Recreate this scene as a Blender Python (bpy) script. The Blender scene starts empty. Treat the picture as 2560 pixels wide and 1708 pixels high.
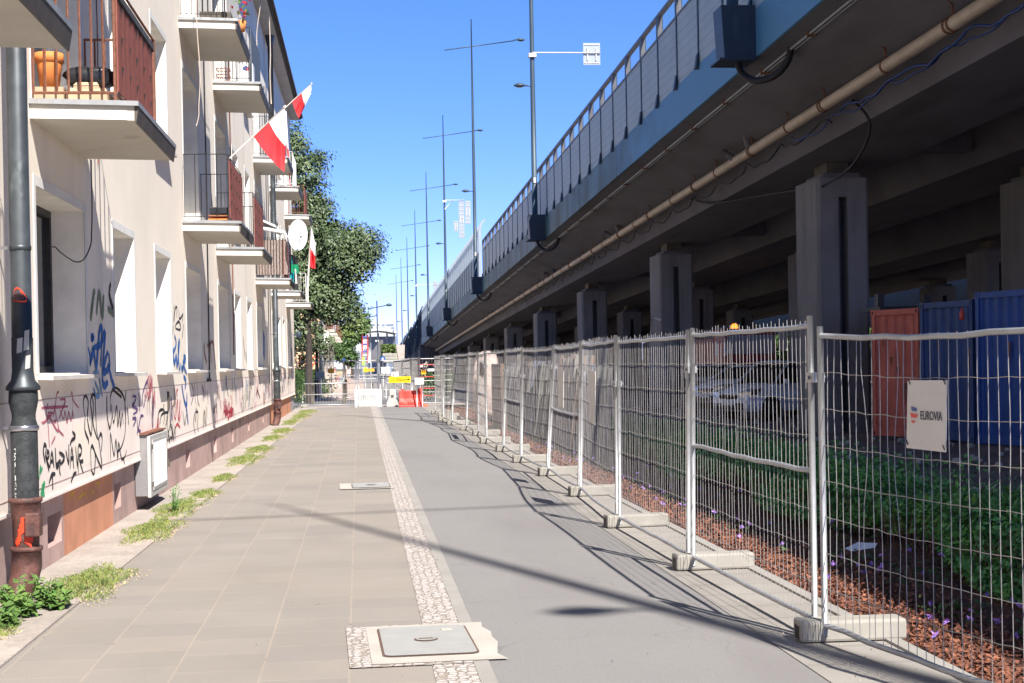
import bpy, bmesh, math, random
from mathutils import Vector, Matrix
random.seed(7)
C = bpy.context.scene
rad = math.radians
# ------------------------------------------------------------------ camera
CAMH = 1.75; F = 3700.0; CX, CY = 1280.0, 936.0
YAW, PITCH, ROLL = 0.10327, -0.00852, rad(1.05)
_fw = Vector((math.sin(YAW)*math.cos(PITCH), math.cos(YAW)*math.cos(PITCH), math.sin(PITCH)))
_r0 = Vector((math.cos(YAW), -math.sin(YAW), 0)); _u0 = _r0.cross(_fw)
_r = _r0*math.cos(ROLL) - _u0*math.sin(ROLL); _u = _u0*math.cos(ROLL) + _r0*math.sin(ROLL)
cam = bpy.data.cameras.new('camera'); camo = bpy.data.objects.new('camera', cam)
C.collection.objects.link(camo)
M4 = Matrix((( _r.x, _u.x, -_fw.x, 0), (_r.y, _u.y, -_fw.y, 0), (_r.z, _u.z, -_fw.z, CAMH), (0, 0, 0, 1)))
camo.matrix_world = M4
cam.sensor_width = 36; cam.lens = F/2560*36; cam.clip_start = 0.1; cam.clip_end = 5000
cam.shift_y = (CY-854)/2560.0
C.camera = camo
def at(x, y, Y):          # point of the world seen at (x, y) of the photograph, Y metres down the street
    d = _fw + _r*((x-CX)/F) - _u*((y-CY)/F)
    t = Y/d.y
    return Vector((t*d.x, Y, CAMH+t*d.z))
# ------------------------------------------------------------------ light
SUN = Vector((0.335, -0.925, 1.0)).normalized()
w = bpy.data.worlds.new('World'); C.world = w; w.use_nodes = True
nt = w.node_tree; bg = nt.nodes['Background']
sky = nt.nodes.new('ShaderNodeTexSky'); sky.sky_type = 'NISHITA'; sky.sun_disc = False
sky.sun_elevation = math.asin(SUN.z); sky.sun_rotation = math.atan2(SUN.x, SUN.y)
sky.altitude = 2500; sky.air_density = .85; sky.dust_density = 0.0; sky.ozone_density = 4.0
hs = nt.nodes.new('ShaderNodeHueSaturation'); hs.inputs['Saturation'].default_value = 1.2
tint = nt.nodes.new('ShaderNodeMix'); tint.data_type = 'RGBA'; tint.blend_type = 'MULTIPLY'; tint.inputs[0].default_value = 1; 
tcw = nt.nodes.new('ShaderNodeTexCoord'); sep = nt.nodes.new('ShaderNodeSeparateXYZ'); nt.links.new(tcw.outputs['Generated'], sep.inputs[0])
mrw = nt.nodes.new('ShaderNodeMapRange'); mrw.inputs[1].default_value = 0; mrw.inputs[2].default_value = .3; nt.links.new(sep.outputs['Z'], mrw.inputs[0])
grd = nt.nodes.new('ShaderNodeMix'); grd.data_type = 'RGBA'; grd.inputs[6].default_value = (.88, .74, 1.25, 1); grd.inputs[7].default_value = (1.2, 1.0, .95, 1)
nt.links.new(mrw.outputs[0], grd.inputs[0]); nt.links.new(grd.outputs[2], tint.inputs[7])
nt.links.new(sky.outputs[0], hs.inputs['Color']); nt.links.new(hs.outputs[0], tint.inputs[6]); nt.links.new(tint.outputs[2], bg.inputs[0])
bg.inputs[1].default_value = 0.105
sl = bpy.data.lights.new('sun', 'SUN'); sl.energy = 5.0; sl.angle = rad(0.5); sl.color = (1, .94, .85)
so = bpy.data.objects.new('sun', sl); C.collection.objects.link(so)
so.rotation_euler = SUN.to_track_quat('Z', 'Y').to_euler()
C.view_settings.view_transform = 'Standard'; C.view_settings.look = 'None'
C.view_settings.exposure = 0.96; C.view_settings.gamma = 1
C.render.engine = 'CYCLES'
C.cycles.max_bounces = 8; C.cycles.transparent_max_bounces = 24
# ------------------------------------------------------------------ materials
def mat(name, col, rough=.8, var=.12, scale=3.0, col2=None, bump=0.0, bscale=40.0, metal=0.0, spec=.3, extra=None, stretch=None, fac=None):
    m = bpy.data.materials.new(name); m.use_nodes = True
    n = m.node_tree.nodes; l = m.node_tree.links
    b = n['Principled BSDF']
    b.inputs['Roughness'].default_value = rough; b.inputs['Metallic'].default_value = metal
    b.inputs['Specular IOR Level'].default_value = spec
    tc = n.new('ShaderNodeTexCoord'); co = tc.outputs['Object']
    geo = n.new('ShaderNodeNewGeometry'); co = geo.outputs['Position']
    if stretch:
        mp = n.new('ShaderNodeMapping'); mp.inputs['Scale'].default_value = stretch
        l.new(co, mp.inputs[0]); cs = mp.outputs[0]
    else: cs = co
    t = n.new('ShaderNodeTexNoise'); t.inputs['Scale'].default_value = scale; t.inputs['Detail'].default_value = 6
    t.inputs['Roughness'].default_value = .6
    l.new(cs, t.inputs['Vector'])
    if col2 is None:
        col2 = tuple(c*(1-var) for c in col); c1 = tuple(min(1, c*(1+var)) for c in col)
    else: c1 = col
    r = n.new('ShaderNodeValToRGB'); lo, hi = fac or (.35, .65)
    r.color_ramp.elements[0].position = lo; r.color_ramp.elements[1].position = hi
    r.color_ramp.elements[0].color = (*col2[:3], 1); r.color_ramp.elements[1].color = (*c1[:3], 1)
    l.new(t.outputs['Fac'], r.inputs[0]); out = r.outputs[0]
    if bump:
        t2 = n.new('ShaderNodeTexNoise'); t2.inputs['Scale'].default_value = bscale; t2.inputs['Detail'].default_value = 4
        l.new(co, t2.inputs['Vector'])
        bp = n.new('ShaderNodeBump'); bp.inputs['Strength'].default_value = bump; bp.inputs['Distance'].default_value = .02
        l.new(t2.outputs['Fac'], bp.inputs['Height']); l.new(bp.outputs[0], b.inputs['Normal'])
        mx = n.new('ShaderNodeMix'); mx.data_type = 'RGBA'; mx.blend_type = 'MULTIPLY'; mx.inputs[0].default_value = min(.5, bump)
        l.new(out, mx.inputs[6]); l.new(t2.outputs['Color'], mx.inputs[7]); 
        bw = n.new('ShaderNodeMapRange'); bw.inputs[1].default_value = .3; bw.inputs[2].default_value = .7; bw.inputs[3].default_value = .55; bw.inputs[4].default_value = 1.15
        l.new(t2.outputs['Fac'], bw.inputs[0]); l.new(bw.outputs[0], mx.inputs[7]); out = mx.outputs[2]
    if extra: out = extra(m, n, l, out, geo.outputs['Position'], b)
    l.new(out, b.inputs['Base Color'])
    return m
def mixin(n, l, a, colr, facs, mode='MIX'):
    mx = n.new('ShaderNodeMix'); mx.data_type = 'RGBA'; mx.blend_type = mode
    l.new(facs, mx.inputs[0]); l.new(a, mx.inputs[6])
    if isinstance(colr, tuple): mx.inputs[7].default_value = (*colr, 1)
    else: l.new(colr, mx.inputs[7])
    return mx.outputs[2]
def noise_fac(n, l, co, scale, lo, hi, stretch=None, detail=5):
    if stretch:
        mp = n.new('ShaderNodeMapping'); mp.inputs['Scale'].default_value = stretch; l.new(co, mp.inputs[0]); co = mp.outputs[0]
    t = n.new('ShaderNodeTexNoise'); t.inputs['Scale'].default_value = scale; t.inputs['Detail'].default_value = detail
    l.new(co, t.inputs['Vector'])
    mr = n.new('ShaderNodeMapRange'); mr.inputs[1].default_value = lo; mr.inputs[2].default_value = hi
    l.new(t.outputs['Fac'], mr.inputs[0]); return mr.outputs[0]
def slabs(m, n, l, out, co, b):          # 50 cm concrete paving laid in columns along the street
    mp = n.new('ShaderNodeMapping'); mp.inputs['Rotation'].default_value = (0, 0, rad(90)); mp.inputs['Location'].default_value = (.13, .585, 0)
    l.new(co, mp.inputs[0])
    br = n.new('ShaderNodeTexBrick'); br.inputs['Scale'].default_value = 1; br.inputs['Brick Width'].default_value = .5
    br.inputs['Row Height'].default_value = .5; br.inputs['Mortar Size'].default_value = .007; br.inputs['Mortar Smooth'].default_value = .3
    br.offset = .37; br.offset_frequency = 2; br.inputs['Bias'].default_value = 0
    br.inputs['Color1'].default_value = (1.04, 1.03, 1.0, 1); br.inputs['Color2'].default_value = (.86, .87, .88, 1); br.inputs['Mortar'].default_value = (1.3, 1.22, 1.1, 1)
    l.new(mp.outputs[0], br.inputs['Vector'])
    mx = n.new('ShaderNodeMix'); mx.data_type = 'RGBA'; mx.blend_type = 'MULTIPLY'; mx.inputs[0].default_value = .75
    l.new(out, mx.inputs[6]); l.new(br.outputs['Color'], mx.inputs[7])
    f = noise_fac(n, l, co, 3.5, .52, .8, (.5, 1, 1)); mq = n.new('ShaderNodeMath'); mq.operation = 'MULTIPLY'; mq.inputs[1].default_value = .35; l.new(f, mq.inputs[0]); o = mixin(n, l, mx.outputs[2], (.24, .23, .225), mq.outputs[0])
    f2 = noise_fac(n, l, co, 7, .6, .8); ml = n.new('ShaderNodeMath'); ml.operation = 'MULTIPLY'; l.new(f2, ml.inputs[0]); l.new(br.outputs['Fac'], ml.inputs[1])
    o = mixin(n, l, o, (.05, .045, .03), ml.outputs[0])
    f3 = noise_fac(n, l, co, .55, .45, .7); 
    mm = n.new('ShaderNodeMath'); mm.operation = 'MULTIPLY'; mm.inputs[1].default_value = .35; l.new(f3, mm.inputs[0])
    o = mixin(n, l, o, (.30, .26, .21), mm.outputs[0])
    vd = n.new('ShaderNodeTexVoronoi'); vd.inputs['Scale'].default_value = 2.6; l.new(co, vd.inputs['Vector'])
    md = n.new('ShaderNodeMapRange'); md.inputs[1].default_value = .035; md.inputs[2].default_value = .05; md.inputs[3].default_value = .55; md.inputs[4].default_value = 0; l.new(vd.outputs['Distance'], md.inputs[0])
    o = mixin(n, l, o, (.13, .12, .11), md.outputs[0])
    fg = noise_fac(n, l, co, 90, .35, .7, (1, 1, 1), 3); mg = n.new('ShaderNodeMath'); mg.operation = 'MULTIPLY'; mg.inputs[1].default_value = .28; l.new(fg, mg.inputs[0])
    o = mixin(n, l, o, (.17, .155, .14), mg.outputs[0])
    fs_ = noise_fac(n, l, co, .9, .52, .72, (1.4, .5, 1)); ms = n.new('ShaderNodeMath'); ms.operation = 'MULTIPLY'; ms.inputs[1].default_value = .3; l.new(fs_, ms.inputs[0])
    return mixin(n, l, o, (.20, .185, .175), ms.outputs[0])
def cobbles(m, n, l, out, co, b):
    vo = n.new('ShaderNodeTexVoronoi'); vo.inputs['Scale'].default_value = 17; vo.feature = 'DISTANCE_TO_EDGE'
    mp = n.new('ShaderNodeMapping'); mp.inputs['Scale'].default_value = (1, 1, .01); l.new(co, mp.inputs[0]); l.new(mp.outputs[0], vo.inputs['Vector'])
    vo.inputs['Randomness'].default_value = .6
    mr = n.new('ShaderNodeMapRange'); mr.inputs[1].default_value = .02; mr.inputs[2].default_value = .12; l.new(vo.outputs['Distance'], mr.inputs[0])
    vc = n.new('ShaderNodeTexVoronoi'); vc.inputs['Scale'].default_value = 17; vc.inputs['Randomness'].default_value = .6; l.new(mp.outputs[0], vc.inputs['Vector'])
    sx = n.new('ShaderNodeSeparateColor'); l.new(vc.outputs['Color'], sx.inputs[0])
    o = mixin(n, l, out, (.54, .50, .49), sx.outputs[0])
    o2 = mixin(n, l, o, o, mr.outputs[0])
    mx = n.new('ShaderNodeMix'); mx.data_type = 'RGBA'; l.new(mr.outputs[0], mx.inputs[0]); mx.inputs[6].default_value = (.30, .26, .21, 1); l.new(o, mx.inputs[7])
    f = noise_fac(n, l, co, 55, .5, .72); o3 = mixin(n, l, mx.outputs[2], (.20, .185, .185), f)
    bp = n.new('ShaderNodeBump'); bp.inputs['Strength'].default_value = .7; bp.inputs['Distance'].default_value = .014
    l.new(mr.outputs[0], bp.inputs['Height']); l.new(bp.outputs[0], b.inputs['Normal'])
    return o3
def speckle(m, n, l, out, co, b):
    f = noise_fac(n, l, co, 220, .55, .75); o = mixin(n, l, out, (.42, .40, .38), f)
    f = noise_fac(n, l, co, 150, .62, .8); o = mixin(n, l, o, (.12, .12, .12), f)
    vd = n.new('ShaderNodeTexVoronoi'); vd.feature = 'DISTANCE_TO_EDGE'; vd.inputs['Scale'].default_value = .35; ng = n.new('ShaderNodeTexNoise'); ng.inputs['Scale'].default_value = 1.7; l.new(co, ng.inputs['Vector'])
    va = n.new('ShaderNodeVectorMath'); va.operation = 'ADD'; l.new(co, va.inputs[0]); l.new(ng.outputs['Color'], va.inputs[1]); l.new(va.outputs[0], vd.inputs['Vector'])
    md = n.new('ShaderNodeMapRange'); md.inputs[1].default_value = .0; md.inputs[2].default_value = .0035; md.inputs[3].default_value = .35; md.inputs[4].default_value = 0; l.new(vd.outputs['Distance'], md.inputs[0]); o = mixin(n, l, o, (.10, .10, .10), md.outputs[0])
    f = noise_fac(n, l, co, .8, .5, .75, (1, .25, 1)); return mixin(n, l, o, (.19, .18, .18), f)
def grime(sc=(1, 1, .12), colr=(.16, .14, .12), lo=.55, hi=.8, amt=.6, s=4):
    def g(m, n, l, out, co, b):
        f = noise_fac(n, l, co, s, lo, hi, sc); mm = n.new('ShaderNodeMath'); mm.operation = 'MULTIPLY'; mm.inputs[1].default_value = amt
        l.new(f, mm.inputs[0]); return mixin(n, l, out, colr, mm.outputs[0])
    return g
def planks(freq, axis='Z', dark=.5):
    def g(m, n, l, out, co, b):
        wv = n.new('ShaderNodeTexWave'); wv.wave_type = 'BANDS'; wv.bands_direction = axis; wv.inputs['Scale'].default_value = freq
        wv.wave_profile = 'SAW'; l.new(co, wv.inputs['Vector'])
        mr = n.new('ShaderNodeMapRange'); mr.inputs[1].default_value = 0; mr.inputs[2].default_value = .12; mr.inputs[3].default_value = dark; mr.inputs[4].default_value = 1
        l.new(wv.outputs['Fac'], mr.inputs[0])
        bp = n.new('ShaderNodeBump'); bp.inputs['Strength'].default_value = .7; bp.inputs['Distance'].default_value = .014
        l.new(wv.outputs['Fac'], bp.inputs['Height']); l.new(bp.outputs[0], b.inputs['Normal'])
        mx = n.new('ShaderNodeMix'); mx.data_type = 'RGBA'; mx.blend_type = 'MULTIPLY'; mx.inputs[0].default_value = 1
        l.new(out, mx.inputs[6]); l.new(mr.outputs[0], mx.inputs[7]); return mx.outputs[2]
    return g
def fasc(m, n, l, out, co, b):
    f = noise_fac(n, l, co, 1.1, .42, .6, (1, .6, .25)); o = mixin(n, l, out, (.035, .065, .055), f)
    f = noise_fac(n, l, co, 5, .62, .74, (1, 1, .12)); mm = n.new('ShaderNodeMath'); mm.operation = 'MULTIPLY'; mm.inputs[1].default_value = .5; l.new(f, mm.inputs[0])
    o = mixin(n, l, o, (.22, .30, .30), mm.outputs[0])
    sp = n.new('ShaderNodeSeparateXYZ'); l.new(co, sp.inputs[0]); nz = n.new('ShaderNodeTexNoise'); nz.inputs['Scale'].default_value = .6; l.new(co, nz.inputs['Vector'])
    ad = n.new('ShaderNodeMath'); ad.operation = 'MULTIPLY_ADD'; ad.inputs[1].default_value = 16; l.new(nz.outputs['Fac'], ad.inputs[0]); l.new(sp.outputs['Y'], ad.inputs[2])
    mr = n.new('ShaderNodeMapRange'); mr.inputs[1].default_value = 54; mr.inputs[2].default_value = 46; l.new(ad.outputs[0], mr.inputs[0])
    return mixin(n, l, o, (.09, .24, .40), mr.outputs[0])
MT = {}
def D(k, *a, **kw): MT[k] = mat(k, *a, **kw)
D('plaster', (.94, .85, .735), .9, .05, .5, bump=.12, bscale=90, extra=grime((1, 1, .15), (.60, .51, .44), .56, .8, .5, 1.4))
D('plaster_pink', (.95, .84, .77), .9, .05, 1.2, bump=.10, bscale=90, extra=grime((1, 1, .4), (.50, .40, .38), .58, .85, .4, 2))
D('trim_white', (.80, .79, .77), .8, .06, 3, bump=.06)
D('reveal', (.88, .84, .77), .85, .08, 3, extra=grime((1, 1, .6), (.5, .45, .38), .62, .85, .4, 3))
D('plinth', (.47, .33, .305), .85, .18, 1.5, bump=.2, bscale=60, extra=grime((1, 1, .2), (.2, .14, .13), .55, .8, .5, 2.5))
D('plinth_orange', (.62, .29, .18), .85, .12, 2, bump=.15, bscale=60, extra=grime((1, 1, .2), (.3, .16, .12), .6, .8, .5, 3))
D('plinth_grey', (.33, .33, .36), .85, .12, 2, bump=.15)
D('render_ochre', (.50, .36, .22), .9, .05, 2, bump=.2, bscale=120)
D('concrete', (.42, .40, .36), .9, .14, 2.5, bump=.35, bscale=70, extra=grime((1, 1, .3), (.2, .18, .15), .55, .8, .5, 3))
D('conc_balcony', (.56, .52, .45), .9, .06, 1.5, bump=.1, extra=grime((1, 1, 1), (.25, .19, .13), .66, .82, .6, 2.2))
D('conc_edge', (.66, .62, .58), .9, .1, 3, bump=.15, extra=grime((1, 1, 1), (.3, .24, .2), .62, .8, .6, 4))
D('flashing', (.40, .41, .42), .5, .15, 4, metal=.6, extra=grime((1, 1, 1), (.2, .15, .12), .55, .75, .6, 5))
D('flash_dark', (.10, .085, .07), .6, .2, 4)
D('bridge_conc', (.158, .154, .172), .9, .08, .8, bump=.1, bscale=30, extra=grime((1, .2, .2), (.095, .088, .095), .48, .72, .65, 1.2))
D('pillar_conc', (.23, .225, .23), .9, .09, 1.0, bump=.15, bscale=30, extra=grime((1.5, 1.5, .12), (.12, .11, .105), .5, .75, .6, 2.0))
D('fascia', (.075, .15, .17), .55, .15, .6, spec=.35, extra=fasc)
D('barrier_grey', (.40, .46, .48), .6, .06, 1, metal=.1, extra=planks(1.35, 'Z', .6))
D('barrier_dark', (.035, .05, .075), .5, .15, 2)
D('barrier_frame', (.15, .145, .15), .5, .1, 2)
D('lamp_metal', (.055, .085, .11), .5, .1, 1, metal=.2, spec=.5)
D('bracket_blue', (.035, .05, .075), .45, .15, .8, extra=grime((1, 1, .2), (.12, .15, .2), .6, .8, .5, 3))
D('sign_back', (.33, .37, .41), .5, .05, 3, metal=.3)
D('galv', (.44, .45, .46), .45, .1, 8, metal=.55, extra=grime((1, 1, .3), (.28, .24, .22), .66, .8, .5, 9))
D('wire', (.36, .34, .33), .45, .15, 20, metal=.5)
D('block', (.32, .305, .275), .9, .12, 4, bump=.06, bscale=80, extra=grime((1, 1, 1), (.3, .26, .22), .6, .8, .5, 8))
D('asphalt', (.215, .207, .207), .92, .03, .5, bump=.12, bscale=160, extra=speckle)
D('sidewalk', (.29, .262, .24), .92, .05, .9, bump=.12, bscale=160, extra=slabs)
D('cobble', (.47, .42, .40), .9, .2, 30, extra=cobbles)
D('kerb', (.32, .305, .285), .9, .08, 2, bump=.2, bscale=150)
D('slabstrip', (.29, .27, .25), .9, .08, 1.2, bump=.2, bscale=120, extra=planks(.62, 'Y', .8))
D('apron', (.40, .355, .32), .95, .14, 1.2, bump=.5, bscale=40, extra=grime((1, 1, 1), (.28, .23, .2), .55, .75, .6, 3))
D('dirt', (.18, .135, .12), .95, .2, .8, bump=.6, bscale=8, extra=grime((1, 1, 1), (.07, .05, .045), .5, .7, .6, .6))
D('ground_far', (.16, .14, .09), .95, .2, .05)
D('mulch_soil', (.10, .045, .03), .95, .3, 6, bump=.8, bscale=60)
D('chips', (.30, .12, .07), .85, .3, 14, col2=(.075, .03, .022))
D('road', (.24, .23, .23), .92, .05, .4, bump=.1, bscale=100)
D('road_dark', (.15, .15, .155), .92, .08, .6)
D('path_pink', (.42, .34, .30), .92, .06, .6)
D('leaf_tree', (.115, .165, .065), .5, .2, 1.1, col2=(.045, .072, .03), spec=.45)
D('leaf_light', (.16, .22, .06), .5, .2, .5, col2=(.05, .1, .025), spec=.4)
D('leaf_bush', (.07, .13, .035), .5, .2, 5, col2=(.025, .055, .015))
D('leaf_weed', (.15, .25, .06), .5, .2, 9, col2=(.06, .12, .03))
D('leaf_cover', (.17, .40, .10), .5, .2, 3, col2=(.07, .18, .05))
D('grass', (.26, .30, .08), .8, .2, 7, col2=(.11, .17, .045))
D('grass_dry', (.50, .40, .22), .8, .2, 7)
D('bark', (.055, .045, .04), .9, .2, 8, bump=.5)
D('flower', (.35, .20, .60), .6, .1, 5)
D('redflower', (.65, .03, .05), .5, .1, 5)
D('rust', (.20, .085, .055), .75, .25, 14, bump=.2)
D('black_iron', (.035, .033, .035), .5, .3, 10)
D('white_bar', (.66, .64, .62), .5, .1, 10)
D('board_red', (.26, .085, .065), .75, .12, 12, bump=.1, extra=grime((1, 1, 3), (.14, .05, .04), .55, .75, .5, 12))
D('board_grey', (.10, .125, .17), .7, .1, 3)
D('board_white', (.6, .58, .55), .7, .1, 3)
D('board_wood', (.40, .33, .30), .8, .35, 12, col2=(.16, .11, .1), extra=planks(2.6, 'X', .5), stretch=(8, 8, 1))
D('pipe_zinc', (.065, .075, .085), .45, .25, 5, metal=.5, spec=.5, extra=grime((1, 1, .5), (.28, .33, .34), .6, .75, .5, 5))
D('pipe_iron', (.04, .045, .048), .5, .3, 12, bump=.3, extra=grime((1, 1, .6), (.12, .11, .10), .6, .8, .6, 12))
D('pipe_rust', (.13, .06, .05), .55, .35, 9, bump=.3, extra=grime((1, 1, 1), (.05, .04, .045), .5, .65, .7, 6))
D('paint_red', (.80, .07, .03), .5, .1, 9)
D('terracotta', (.70, .24, .07), .7, .08, 5)
D('cardboard', (.50, .36, .24), .85, .1, 6)
D('black_plastic', (.02, .022, .027), .3, .2, 6, spec=.6)
D('white_paint', (.80, .80, .80), .45, .04, 4)
D('white_plastic', (.46, .45, .435), .5, .08, 4, extra=grime((1, 1, .4), (.5, .42, .36), .6, .8, .5, 7))
D('red_plastic', (.68, .07, .055), .45, .15, 3, extra=grime((1, 1, .4), (.75, .3, .26), .55, .75, .5, 5))
D('yellow_sign', (.85, .55, .01), .5, .05, 4)
D('orange_sign', (.80, .38, .03), .5, .05, 4)
D('green_sign', (.35, .75, .12), .5, .05, 4)
D('grey_sign', (.25, .29, .33), .5, .08, 4)
D('sign_light', (.62, .60, .57), .55, .04, 4)
D('black', (.015, .014, .016), .5, .1, 4)
D('ink', (.06, .06, .09), .6, .1, 4)
D('logo_blue', (.09, .11, .30), .5, .05, 4)
D('logo_red', (.70, .10, .09), .5, .05, 4)
D('flag_white', (.80, .80, .82), .7, .04, 4)
D('flag_red', (.75, .035, .045), .7, .08, 4)
D('pole_wood', (.55, .50, .46), .6, .1, 6)
D('dish', (.62, .66, .72), .35, .05, 2, extra=grime((1, 1, .6), (.55, .30, .12), .62, .7, .3, 6))
D('cable_black', (.02, .02, .024), .6, .1, 6)
D('cable_beige', (.50, .42, .36), .7, .1, 6)
D('cable_blue', (.015, .045, .17), .5, .3, 6)
D('drain', (.50, .42, .33), .55, .12, 1.5, metal=.15, extra=grime((1, .3, 1), (.25, .18, .12), .55, .8, .5, 4))
D('cont_red', (.60, .16, .115), .5, .12, 2, extra=grime((1, 1, .2), (.22, .06, .045), .55, .8, .5, 4))
D('cont_slate', (.035, .08, .23), .5, .12, 2, extra=grime((1, 1, .2), (.03, .04, .06), .55, .8, .5, 4))
D('cont_blue', (.022, .085, .33), .45, .12, 2, extra=grime((1, 1, .2), (.02, .03, .1), .55, .8, .5, 4))
D('car_silver', (.80, .82, .86), .25, .03, 1, metal=.1, spec=.6)
D('car_white', (.75, .78, .84), .25, .03, 1, spec=.6)
D('truck_red', (.30, .02, .02), .4, .1, 2)
D('glass_dark', (.012, .014, .018), .12, .1, 2, spec=.3)
D('tyre', (.015, .015, .016), .8, .2, 6)
D('chrome', (.5, .5, .52), .25, .05, 4, metal=.9)
D('skin', (.55, .32, .22), .6, .05, 8)
D('hair', (.07, .035, .02), .6, .2, 20)
D('shirt', (.75, .74, .75), .8, .05, 8)
D('shorts', (.22, .24, .28), .8, .05, 8)
D('gable_peach', (.70, .50, .33), .9, .1, .8)
D('gable_graf', (.62, .12, .06), .8, .1, 4)
D('far_white', (.48, .50, .54), .8, .04, .2)
D('far_glass', (.20, .24, .32), .3, .15, .4)
D('net_dark', (.045, .06, .08), .8, .35, .5, col2=(.015, .02, .03), stretch=(1, .6, .25))
D('tarp_pink', (.52, .42, .38), .85, .12, 2.5, bump=.5, bscale=6)
D('planks_a', (.17, .18, .165), .85, .3, 3, col2=(.06, .06, .065), stretch=(4, 4, .3))
D('planks_b', (.20, .12, .07), .85, .3, 3, col2=(.07, .08, .10), stretch=(4, 4, .3))
D('planks_c', (.09, .11, .19), .85, .3, 3, col2=(.13, .11, .07), stretch=(4, 4, .3))
D('planks_d', (.24, .23, .22), .85, .3, 3, col2=(.10, .09, .085), stretch=(4, 4, .3))
D('scaf_blue', (.10, .12, .45), .5, .1, 4)
D('manhole', (.40, .395, .375), .6, .05, 6, bump=.1, bscale=120, metal=.2)
D('manhole_frame', (.46, .43, .39), .9, .08, 3, bump=.3, bscale=90)
D('rust_line', (.14, .085, .065), .8, .2, 20)
D('roof', (.07, .055, .05), .7, .2, 4)
D('soffit', (.48, .45, .42), .9, .06, 2)
D('towel_green', (.01, .25, .12), .85, .1, 6)
D('towel_teal', (.01, .30, .36), .85, .1, 6)
D('sock_white', (.6, .58, .56), .8, .1, 6)
GC = {'black': (.025, .025, .035), 'blue': (.03, .15, .48), 'lightblue': (.16, .33, .56), 'red': (.55, .05, .09), 'pink': (.52, .13, .20),
      'purple': (.13, .07, .22), 'brown': (.30, .18, .14), 'orange': (.36, .17, .13), 'green': (.06, .42, .18), 'moss': (.22, .27, .18), 'yellow': (.70, .42, .05), 'white': (.6, .62, .62)}
for k, v in GC.items(): D('spray_'+k, v, .7, .15, 14)
def emis(name, col, s):
    m = bpy.data.materials.new(name); m.use_nodes = True; b = m.node_tree.nodes['Principled BSDF']
    b.inputs['Base Color'].default_value = (*col, 1); b.inputs['Emission Color'].default_value = (*col, 1); b.inputs['Emission Strength'].default_value = s
    MT[name] = m
emis('beacon', (1, .22, .02), 1.6)
def glassm(name, col, a=.35, rough=.05):
    m = bpy.data.materials.new(name); m.use_nodes = True; n = m.node_tree.nodes; l = m.node_tree.links
    b = n['Principled BSDF']; tr = n.new('ShaderNodeBsdfTransparent'); mx = n.new('ShaderNodeMixShader')
    tr.inputs[0].default_value = (.92, .95, .97, 1); b.inputs['Base Color'].default_value = (*col, 1); b.inputs['Roughness'].default_value = rough
    mx.inputs[0].default_value = a; l.new(tr.outputs[0], mx.inputs[1]); l.new(b.outputs[0], mx.inputs[2]); l.new(mx.outputs[0], n['Material Output'].inputs[0])
    MT[name] = m
glassm('pane_clear', (.35, .40, .42), .22)
glassm('pane_tint', (.40, .38, .48), .45)
glassm('net_fine', (.30, .32, .34), .40, .8)
def winglass():
    D('window_glass', (.035, .04, .045), .06, .3, .7, spec=.9)
winglass()
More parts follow.
